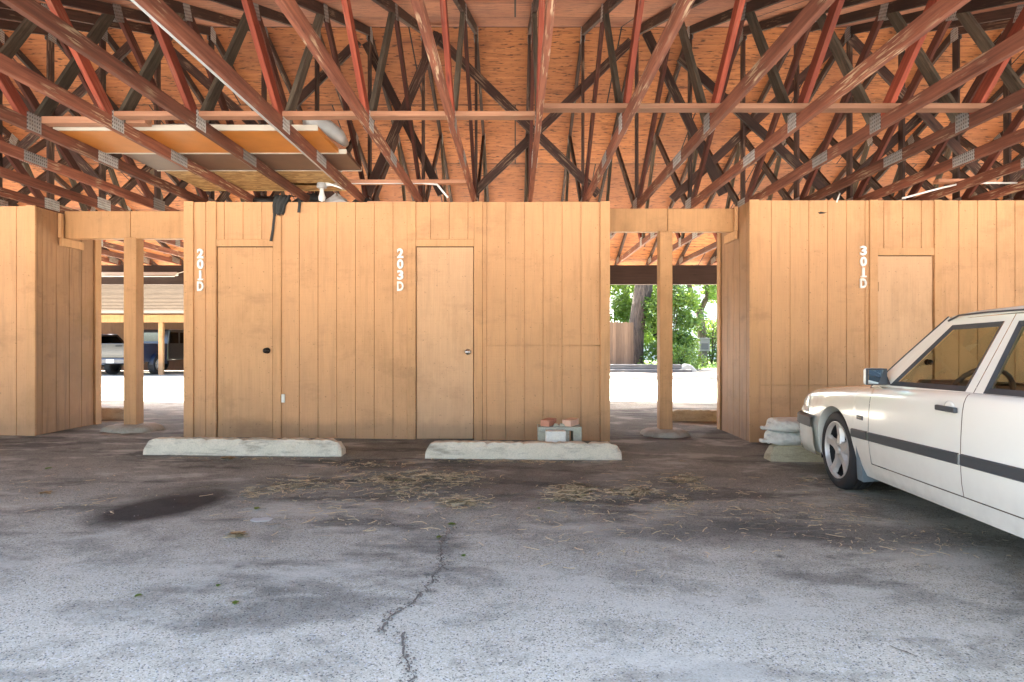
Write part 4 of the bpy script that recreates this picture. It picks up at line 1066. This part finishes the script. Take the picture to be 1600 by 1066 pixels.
# vehicles under it; local x forward, y left
def vbox(parent, name, mat, x0, x1, y0, y1, z0, z1, bv=.03, seg=2): return box(name, mat, x0, x1, y0, y1, z0, z1, parent, bevel=bv, seg=seg)
tk = thing('pickup_truck', 'blue pickup truck with grey reflection on its tailgate under the opposite carport', 'pickup truck', (X(187, 24.4), 24.4, FG), R(90))
Wd = .93
vbox(tk, 'bed', 'navy_paint', .02, 1.75, -Wd, Wd, .55, 1.30)
vbox(tk, 'tailgate', 'reflect_grey_paint', -.05, .03, -Wd + .14, Wd - .14, .72, 1.30, .02)  # blue tailgate with a grey reflection put into its paint colour
tg_ = vbox(tk, 'tailgate_panel', 'reflect_grey_paint', -.062, -.04, -.62, .62, .80, 1.0, .008)
vbox(tk, 'tailgate_latch', 'car_seam', -.07, -.045, -.13, .13, 1.17, 1.23, .006)
bp_ = vbox(tk, 'rear_bumper', 'navy_paint', -.20, .02, -Wd, Wd, .48, .70, .04)
q = box('plate', 'plate_white', -.005, .005, -.155, .155, -.075, .075, bp_, bevel=.002); q.location = (-.12, .25, .0)
for i in range(6):
    ch = MB().box(-.002, .002, -.012, .012, -.035, .035).build('plate_mark', 'navy_paint', q); ch.location = (-.006, .10 - .042 * i, 0)
for s in (1, -1):
    vbox(tk, 'tail_light', 'lens_red', -.04, .06, s * .86 - .07, s * .86 + .07, .86, 1.2, .02)
    for wx in (.95, 4.45):
        m = MB(); rows = []
        for i in range(13):
            a = math.pi * (.02 + .96 * i / 12); rows.append([(wx + (.50 if abs(math.cos(a)) < .9 else .52) * math.cos(a), s * (Wd - .02), .40 + .52 * math.sin(a)), (wx + .52 * math.cos(a), s * (Wd + .15), .40 + .50 * math.sin(a)), (wx + .52 * math.cos(a), s * (Wd + .15), .40 + .44 * math.sin(a))])
        m.grid(rows).build('fender_flare', 'navy_paint', tk, solid=.03)
        wheel(tk, .41, (wx, s * (Wd + .10), .41), s, .56, 5, 'alloy', 1.4)
cb_ = MB().prism([(1.80, .55), (1.80, 1.25), (1.92, 1.90), (3.35, 1.92), (3.85, 1.30), (5.1, 1.22), (5.15, .6)], -Wd + .04, Wd - .04, 'y').build('cab', 'black_paint', tk, bevel=.05, seg=2)
for s in (1, -1):
    for a, b in ((1.95, 2.65), (2.72, 3.45)):
        MB().prism([(a + .04, 1.30), (a + .06, 1.78), (b - .04, 1.78), (b, 1.30)], s * (Wd - .045), s * (Wd - .03), 'y').build('side_window', 'dark_glass', tk)
    vbox(tk, 'side_mirror', 'black_paint', 3.42, 3.52, s * (Wd + .02) - .12, s * (Wd + .02) + .12, 1.28, 1.5, .03)
MB().box(1.78, 1.80, -.7, .7, 1.34, 1.76).build('rear_window', 'mirror_glass', tk, loc=(.045, 0, 0))
sv = thing('parked_car', 'dark estate car beside the blue pickup under the opposite carport', 'car', (X(187, 24.4) - 2.75, 24.5, FG), R(90))
MB().prism([(0, .45), (-.02, 1.05), (.28, 1.68), (2.6, 1.72), (3.5, 1.12), (4.6, .98), (4.7, .40), (4.6, .28), (.1, .28)], -.92, .92, 'y').build('body', 'black_paint', sv, bevel=.07, seg=3)
for s in (1, -1):
    MB().prism([(.50, 1.10), (.62, 1.58), (2.5, 1.60), (3.2, 1.12)], s * .915, s * .926, 'y').build('side_window', 'dark_glass', sv)
    vbox(sv, 'tail_light', 'lens_red', -.05, .03, s * .76 - .1, s * .76 + .1, .85, 1.08, .02)
    for wx in (.9, 3.7): wheel(sv, .34, (wx, s * .90, .34), s, .62)
MB().prism([(.02, 1.12), (.235, 1.60), (.215, 1.60), (-.005, 1.12)], -.72, .72, 'y').build('rear_window', 'dark_glass', sv)

# ------------------------------------------------------------------ beyond the lane on the right
g18 = ground_z(5, 20)
def sheet(name, mat, x0, x1, y0, y1, dz, fn=None, kind='structure'):
    nx, ny = 40, 24; r2 = random.Random(name)
    rows = [[(x0 + (x1 - x0) * i / nx, y0 + (y1 - y0) * j / ny, ground_z(x0 + (x1 - x0) * i / nx, y0 + (y1 - y0) * j / ny) + dz + (r2.uniform(0, fn) if fn else 0)) for i in range(nx + 1)] for j in range(ny + 1)]
    o = MB().grid(rows).build(name, mat, None, smooth=True); o['kind'] = kind; return o
sheet('soil_bed', 'soil', -6, 16, 18.12, 22.9, .10, .05)
sheet('lawn', 'lawn', -6, 40, 22.9, 60, .10, .03)
m = MB(); m.box(-6, 16, 17.9, 18.1, -.3, g18 + .13); m.build('kerb', 'concrete', None, bevel=.02)['kind'] = 'structure'
for i, (x0, x1, y, z0, h, lab) in enumerate(((2.3, 5.6, 19.3, .06, .17, 'lower grey timber edging the soil bed below the fence'), (2.5, 5.3, 19.42, .235, .15, 'upper grey timber edging the soil bed below the fence'))):
    o = beam('landscape_timber', 'timber_grey', (x0, y, g18 + z0 + h / 2), (x1, y, g18 + z0 + h / 2), .18, h, None, Vector((0, 1, 0)), .012); tag(o, lab, 'timber', 'timbers edging the soil bed')
# picket fence
ff = thing('wooden_fence', 'brown board fence beside the tree trunk in the right passage', 'fence', (1.1, 22, g18 + .1))
m = MB(); r2 = random.Random(4)
k = 0; x = -3.0
while x < 3.10:
    h = 1.72 + r2.uniform(-.015, .015)
    m.prism([(x, 0), (x + .105, 0), (x + .105, h - .02), (x + .075, h), (x + .03, h), (x, h - .02)], r2.uniform(-.014, .008), .02, 'y'); x += .1085
m.build('boards', 'fence_wood', ff)
for z in (.35, 1.35): box('rail', 'fence_wood', -3.0, 3.1, .022, .06, z - .045, z + .045, ff)
for xx in (-2.9, -.5, 1.6, 3.0): box('fence_post', 'fence_wood', xx - .045, xx + .045, .062, .15, -.2, 1.66, ff)
# trees and shrubs
def leaves(name, mat, parent, clumps, size, seed, n):
    r2 = random.Random(seed); V = []; F = []
    tot = sum(c[6] for c in clumps)
    for c in clumps:
        for _ in range(int(n * c[6] / tot)):
            while True:
                p = Vector((r2.uniform(-1, 1), r2.uniform(-1, 1), r2.uniform(-1, 1)))
                if .30 < p.length < 1: break
            p = p * (p.length ** -.35)
            ce = Vector((c[0] + p.x * c[3], c[1] + p.y * c[4], c[2] + p.z * c[5]))
            a = Vector((r2.gauss(0, 1), r2.gauss(0, 1), r2.gauss(0, .6))).normalized(); b = a.cross(Vector((r2.gauss(0, 1), r2.gauss(0, 1), r2.gauss(0, 1)))).normalized()
            s = size * r2.uniform(.6, 1.3); k = len(V)
            V += [tuple(ce - a * s), tuple(ce + b * s * .5 - a * s * .1), tuple(ce + a * s), tuple(ce - b * s * .5 - a * s * .1)]; F.append((k, k + 1, k + 2, k + 3))
    me = bpy.data.meshes.new(name); me.from_pydata(V, [], F); me.materials.append(M[mat]); o = bpy.data.objects.new(name, me); COL.objects.link(o); o.parent = parent; return o
def clumpset(seed, n, c, r, cr, w=1.):
    r2 = random.Random(seed); out = []
    for _ in range(n):
        out.append((c[0] + r2.uniform(-1, 1) * r[0], c[1] + r2.uniform(-1, 1) * r[1], c[2] + r2.uniform(-1, 1) * r[2], cr * r2.uniform(.6, 1.2), cr * r2.uniform(.6, 1.2), cr * r2.uniform(.5, .9), r2.uniform(.6, 1.2) * w))
    return out
def trunk(parent, path, rad, branches=(), n=14):
    m = MB().tube(path, rad, n)
    for b, r_ in branches: m.tube(b, r_, 8)
    o = m.build('trunk', 'bark', parent, smooth=True); return o
t = thing('leafy_tree', 'thick rough barked tree trunk rising beside the board fence', 'tree', (X(993, 22.8), 22.8, g18 + .1))
trunk(t, [(-.02, 0, -.2), (0, 0, .3), (.02, 0, 1.0), (.06, 0, 1.7), (.16, 0, 2.3), (.32, .1, 3.0), (.45, .2, 4.2), (.3, .3, 5.6)], [.40, .31, .28, .30, .31, .34, .28, .16],
      [([(.40, .15, 3.4), (1.2, .3, 4.6), (1.9, .2, 5.6)], [.16, .10, .04]), ([(.3, .1, 3.2), (-.7, .5, 4.4), (-1.5, .9, 5.3)], [.16, .10, .04]), ([(.4, .2, 4.2), (.6, 1.2, 5.2), (.8, 2.0, 6)], [.14, .08, .03])])
leaves('crown', 'leaf_green', t, clumpset(5, 26, (.3, .4, 6.0), (2.4, 2.0, 1.3), .95), .09, 3, 9000)
t = thing('leafy_tree', 'darker forked tree standing behind the sunny shrub', 'tree', (X(1096, 27), 27, g18 + .1))
trunk(t, [(.1, 0, -.2), (.05, 0, .6), (0, 0, 1.6), (-.1, 0, 2.4)], [.24, .2, .18, .17], [([(-.1, 0, 2.3), (-.45, 0, 3.1), (-.65, .1, 4.2), (-.9, .2, 5.4)], [.13, .12, .09, .05]), ([(-.1, 0, 2.3), (.25, 0, 3.0), (.35, .1, 4.2), (.6, .2, 5.4)], [.14, .12, .09, .05])])
leaves('crown', 'leaf_yellow', t, clumpset(9, 20, (0, 0, 5.4), (2.0, 1.6, 1.2), .8) + clumpset(19, 9, (.0, -.4, 3.2), (1.1, .6, .7), .5, .5), .085, 4, 7000)
def shrub(label, x, y, w, d, h, mats, seed, n, size=.06):
    t = thing('leafy_shrub', label, 'shrub', (x, y, ground_z(x, y) + .1))
    r2 = random.Random(seed); m = MB()
    for i in range(9):
        a = r2.uniform(0, 6.28); q = r2.uniform(.3, .9); m.tube([(0, 0, -.1), (math.cos(a) * w * q * .25, math.sin(a) * d * q * .25, h * .4), (math.cos(a) * w * q * .5, math.sin(a) * d * q * .5, h * .85)], [.03, .02, .008], 6)
    m.build('stems', 'bark', t)
    for i, mt in enumerate(mats):
        leaves('foliage', mt, t, clumpset(seed + i, 22, (0, 0, h * .5), (w * .42, d * .40, h * .42), .30 * min(w, h) ** .5 + .1), size, seed + 7 * i, n // len(mats))
    return t
shrub('tall sunny yellow green shrub right of the thick tree trunk', X(1048, 22.2), 22.2, 1.75, 1.5, 3.3, ('leaf_green', 'leaf_yellow'), 21, 9000, .075)
shrub('low leafy shrub growing at the foot of the sunny shrub', X(1062, 20.9), 20.9, 1.0, .8, .8, ('leaf_yellow', 'leaf_green'), 31, 1800, .05)
shrub('dense dark green shrub at the right end of the lawn', X(1112, 27.5), 27.5, 1.5, 1.5, 2.2, ('leaf_dark',), 41, 3500)
shrub('bright green leafy mass rising behind the board fence', X(962, 24.6), 24.8, 2.6, 1.8, 4.6, ('leaf_green', 'leaf_yellow'), 51, 9000, .085)
shrub('broad green shrub behind the left part of the board fence', .2, 25.2, 3.4, 2.0, 4.0, ('leaf_green',), 61, 7000, .09)
shrub('wide dark shrub at the left end of the board fence', -3.6, 24.5, 3.2, 2.2, 3.8, ('leaf_dark', 'leaf_green'), 71, 7000, .09)
o = MB().prism([(-.30, -.1), (-.22, .16), (-.05, .27), (.12, .22), (.30, .05), (.32, -.1)], -.18, .2, 'y').build('garden_rock', 'concrete_pad', None, bevel=.05, seg=2); o.location = (X(1073, 20.2), 20.2, g18 + .12); tag(o, 'pale grey rock in the soil below the sunny shrub', 'rock')
ub = thing('utility_cabinet', 'grey utility box on a post on the lawn right of the sunny shrub', 'utility box', (X(1100, 25), 25, g18 + .1))
box('cabinet', 'cabinet_grey', -.20, .20, -.12, .12, .62, 1.12, ub, bevel=.01); box('lid', 'cabinet_grey', -.23, .23, -.15, .15, 1.12, 1.17, ub, bevel=.01); box('post', 'timber_grey', -.09, .09, -.06, .06, -.2, .62, ub, bevel=.01); box('cabinet_door', 'car_trim', -.15, .15, -.127, -.121, .70, .95, ub, bevel=.001)
hs = thing('white_house', 'white sided house behind the trees in the right passage', 'house', (11.5, 36, g18))
m = MB(); z = 0
while z < 5.4: m.prism([(-.0, z), (-.028, z), (-.006, z + .2), (0, z + .2)], -5.5, 6, 'x'); z += .2
m.box(-5.5, 6, .0, 8, -.1, 5.4); m.build('wall', 'stucco_white', hs)
o = MB().prism([(-.7, 5.35), (4, 7.3), (8.7, 5.35), (8.7, 5.25), (4, 7.15), (-.7, 5.25)], -6, 6.5, 'x').build('roof', 'shingles', hs)
for xx in (-3.6, .2, 3.6):
    for zz_ in (1.2, 3.6):
        w_ = box('window', 'white_paint', xx - .6, xx + .6, -.07, -.03, zz_ - .1, zz_ + 1.3, hs, bevel=.005)
        box('pane', 'dark_glass', -.5, .5, -.028, -.022, -.6, .6, w_, bevel=0)
# grass
m = MB(); r2 = random.Random(12)
for _ in range(9000):
    x, y = r2.uniform(2, 16), 22.9 + 6 * r2.random() ** 1.5; z = ground_z(x, y) + .10; h = r2.uniform(.05, .13); a = r2.uniform(0, 6.28); b = len(m.v)
    m.v += [(x - .012 * math.cos(a), y - .012 * math.sin(a), z), (x + .012 * math.cos(a), y + .012 * math.sin(a), z), (x + r2.uniform(-.05, .05), y + r2.uniform(-.05, .05), z + h)]; m.f.append((b, b + 1, b + 2))
tag(m.build('grass', 'grass_blade'), 'short green grass on the lawn beyond the lane', kind='stuff')
# ------------------------------------------------------------------ litter on the asphalt
def pg(px, py):
    d = 4.0
    for _ in range(12): d = (CAMZ - ground_z(X(px, d), d)) * 950 / (py - 535)
    return X(px, d), d
r2 = random.Random(77); m = MB()
CL = [(650, 752, 95, 16, 330), (590, 748, 40, 8, 90), (720, 786, 32, 8, 190), (700, 745, 60, 10, 130), (640, 772, 40, 10, 90), (480, 757, 60, 10, 130), (395, 770, 22, 10, 60), (440, 765, 30, 8, 50), (560, 727, 60, 6, 70),
      (895, 772, 36, 12, 330), (905, 765, 22, 5, 120), (960, 770, 14, 6, 70), (995, 770, 22, 6, 110), (1068, 750, 24, 7, 130), (1090, 764, 20, 5, 60), (1060, 788, 40, 8, 60), (368, 838, 14, 4, 40), (1010, 775, 80, 30, 120),
      (540, 790, 200, 40, 160), (900, 820, 250, 50, 160), (1250, 800, 150, 40, 130), (1440, 850, 120, 30, 70), (1260, 750, 20, 5, 25), (100, 770, 120, 40, 60), (800, 722, 130, 3, 110), (380, 716, 120, 3, 60)]
for cx, cy, sx, sy, n in CL:
    for _ in range(int(n * 1.9)):
        px, py = r2.gauss(cx, sx * .55), r2.gauss(cy, sy * .6)
        if py < 716: continue
        x, y = pg(px, py); z = ground_z(x, y); L = r2.uniform(.015, .085) * (1.25 if n > 100 else .9); a = r2.uniform(0, 6.28) if r2.random() < .5 else r2.gauss(.15, .5); w = r2.uniform(.0012, .0032); b = len(m.v)
        c, s = math.cos(a), math.sin(a); k = r2.uniform(-.3, .3) * L; h = r2.uniform(.001, .007)
        for t in (-1, 0, 1):
            ox, oy = c * L * t / 2 - s * k * (1 - t * t), s * L * t / 2 + c * k * (1 - t * t)
            hz = z + .003 + h * (1 - abs(t - r2.uniform(-.4, .4)) * .6)
            m.v += [(x + ox - s * w, y + oy + c * w, hz), (x + ox + s * w, y + oy - c * w, hz + .002)]
        m.f += [(b, b + 1, b + 3, b + 2), (b + 2, b + 3, b + 5, b + 4)]
tag(m.build('dry_straw', 'straw'), 'dry straw and needles scattered over the asphalt', kind='stuff')
# small stones
m = MB()
for _ in range(900):
    px, py = r2.uniform(-40, 1640), 725 + 350 * r2.random() ** 1.1; x, y = pg(px, py); z = ground_z(x, y); s = r2.uniform(.002, .0055); b = len(m.v)
    m.v += [(x - s, y, z), (x, y - s, z), (x + s * 1.2, y, z), (x, y + s, z), (x, y, z + s)]; m.f += [(b, b + 1, b + 4), (b + 1, b + 2, b + 4), (b + 2, b + 3, b + 4), (b + 3, b, b + 4)]
tag(m.build('loose_gravel', 'grit'), 'fine loose grit scattered over the asphalt', kind='stuff')
def leaf(px, py, size, mat, label, name='fallen_leaf', cat='leaf', group='green leaves on the asphalt'):
    x, y = pg(px, py); rr = random.Random(px); rows = []
    for i in range(7):
        t = i / 6; w = math.sin(math.pi * min(.98, .06 + t * .94)) ** .8 * .42 * size
        rows.append([(-size / 2 + size * t, -w, .006 + .22 * w + rr.uniform(0, .003)), (-size / 2 + size * t, 0, .004 + rr.uniform(0, .004)), (-size / 2 + size * t, w, .006 + .3 * w)])
    o = MB().grid(rows).build(name, mat, None, smooth=True); o.location = (x, y, ground_z(x, y)); o.rotation_euler = (0, 0, rr.uniform(0, 6)); tag(o, label, cat, group)
for px, py, s, lab in ((368, 944, .035, 'bright green leaf alone on the pale asphalt at the lower left'), (216, 933, .03, 'green leaf on the pale asphalt below the oil stain'), (341, 917, .025, 'small green leaf above the bright lower left leaf'),
                       (724, 870, .03, 'green leaf just right of the crack'), (402, 796, .05, 'green leaf behind the grey scrap of card'), (706, 821, .05, 'green leaf at the top end of the crack'), (687, 841, .04, 'green leaf lying on the upper part of the crack'),
                       (76, 733, .05, 'green leaf on the dark asphalt near the left locker'), (620, 753, .05, 'green leaf in the middle of the straw'), (841, 796, .03, 'green leaf below the right straw clump')):
    leaf(px, py, s, 'leaf_yellow', lab)
x, y = pg(408, 813); o = MB().prism([(-.06, -.01), (-.03, -.035), (.05, -.03), (.065, .015), (.02, .035), (-.02, .02), (-.05, .03)], .002, .007, 'z').build('card_scrap', 'cardboard', None); o.location = (x, y, ground_z(x, y)); o.rotation_euler = (.05, .03, .2); tag(o, 'torn scrap of pale card on the asphalt near the oil stain', 'scrap')
def curl(px, py, s, label):
    x, y = pg(px, py); rr = random.Random(px); m = MB()
    for k in range(7):
        a = rr.uniform(0, 6.28); c = Vector((rr.uniform(-.5, .5) * s, rr.uniform(-.3, .3) * s, 0)); rows = []
        for i in range(6):
            t = i / 5; q = c + Vector((math.cos(a), math.sin(a), 0)) * s * (t - .5) * .7; w = s * .2 * math.sin(math.pi * (.1 + .8 * t)); nn = Vector((-math.sin(a), math.cos(a), 0))
            z = .006 + s * .25 * (t - .4) ** 2 + rr.uniform(0, .3) * s * .5
            rows.append([tuple(q - nn * w + Vector((0, 0, z + w * .7))), tuple(q + Vector((0, 0, z))), tuple(q + nn * w + Vector((0, 0, z + w * .6)))])
        m.grid(rows)
    o = m.build('dry_leaf', 'dry_leaf', None, smooth=True); o.location = (x, y, ground_z(x, y)); tag(o, label, 'dry leaf', 'dry leaves on the asphalt')
curl(353, 719, .10, 'curled brown leaf clump in front of the left wheel stop'); curl(370, 838, .06, 'small dry leaf bits on the asphalt beyond the scrap of card'); curl(72, 773, .06, 'dry brown leaf bits near the left edge of the asphalt')
# crack: a jagged dark fissure with crumbled edges
def crack(path, w, seed, name, label):
    rr = random.Random(seed); pts = [pg(*q) for q in path]; fine = []
    for (a, b), (c, d) in zip(pts, pts[1:]):
        n = max(3, int(math.hypot(c - a, d - b) / .02))
        for i in range(n): t = i / n; fine.append((a + (c - a) * t + rr.gauss(0, .006), b + (d - b) * t + rr.gauss(0, .006)))
    rows = []
    for x, y in fine:
        k = w * rr.uniform(.15, 1.3) * (1.8 if rr.random() < .06 else 1); z = ground_z(x, y) + .004
        rows.append([(x - k * rr.uniform(.2, 1), y + rr.gauss(0, .003), z), (x + k * rr.uniform(.1, 1), y, z)])
    m = MB().grid(rows); o = m.build(name, 'crack_dirt', None); o['kind'] = 'structure'
    mg = MB()
    for x, y in fine:
        for _ in range(4):
            gx, gy = x + rr.gauss(0, w * 2.2), y + rr.gauss(0, .012); s = rr.uniform(.002, .006); z = ground_z(gx, gy) + .004; b = len(mg.v)
            mg.v += [(gx - s, gy, z), (gx, gy - s, z), (gx + s * 1.2, gy, z), (gx, gy + s, z), (gx, gy, z + s)]; mg.f += [(b, b + 1, b + 4), (b + 1, b + 2, b + 4), (b + 2, b + 3, b + 4), (b + 3, b, b + 4)]
    return mg
nb = NB('crack_dirt'); M['crack_dirt'] = nb.done(nb.mix(nb.noise(nb.coord('Position'), 120, 4, .7), (.06, .05, .04), (.22, .18, .14)), .95)
g1 = crack([(708, 826), (690, 846), (688, 870), (690, 885), (676, 905), (668, 921), (640, 945), (612, 965), (596, 980), (602, 996)], .0075, 1, 'asphalt_crack', '')
g2 = crack([(625, 990), (634, 1010), (632, 1026), (642, 1045), (652, 1072)], .0065, 2, 'asphalt_crack', '')
g3 = crack([(575, 813), (600, 815), (628, 826)], .004, 3, 'asphalt_crack', '')
g4 = crack([(1390, 1010), (1425, 1025), (1470, 1036), (1520, 1062)], .003, 4, 'asphalt_crack', '')
mm = MB()
for g in (g1, g2, g3):
    b = len(mm.v); mm.v += g.v; mm.f += [tuple(i + b for i in q) for q in g.f]
tag(mm.build('crumbled_gravel', 'crack_dirt'), 'crumbled tan grit lying along the crack in the asphalt', kind='stuff')

# ------------------------------------------------------------------ trees across the lane, seen in the car's mirror and paint
for i, (x, y, lab) in enumerate(((-9, -15, 'broad tree across the lane behind the viewer, left of the driveway'), (-1.5, -19, 'broad tree across the lane straight behind the viewer'), (7.5, -16, 'broad tree across the lane behind the white car'))):
    t = thing('leafy_tree', lab, 'tree', (x, y, ground_z(x, y)))
    trunk(t, [(0, 0, -.2), (.05, 0, 1.2), (0, .05, 2.6), (.1, 0, 4.5)], [.30, .24, .2, .12])
    leaves('crown', 'leaf_green', t, clumpset(90 + i, 22, (0, 0, 4.6), (2.6, 2.2, 1.9), 1.1), .16, 90 + i, 4500)
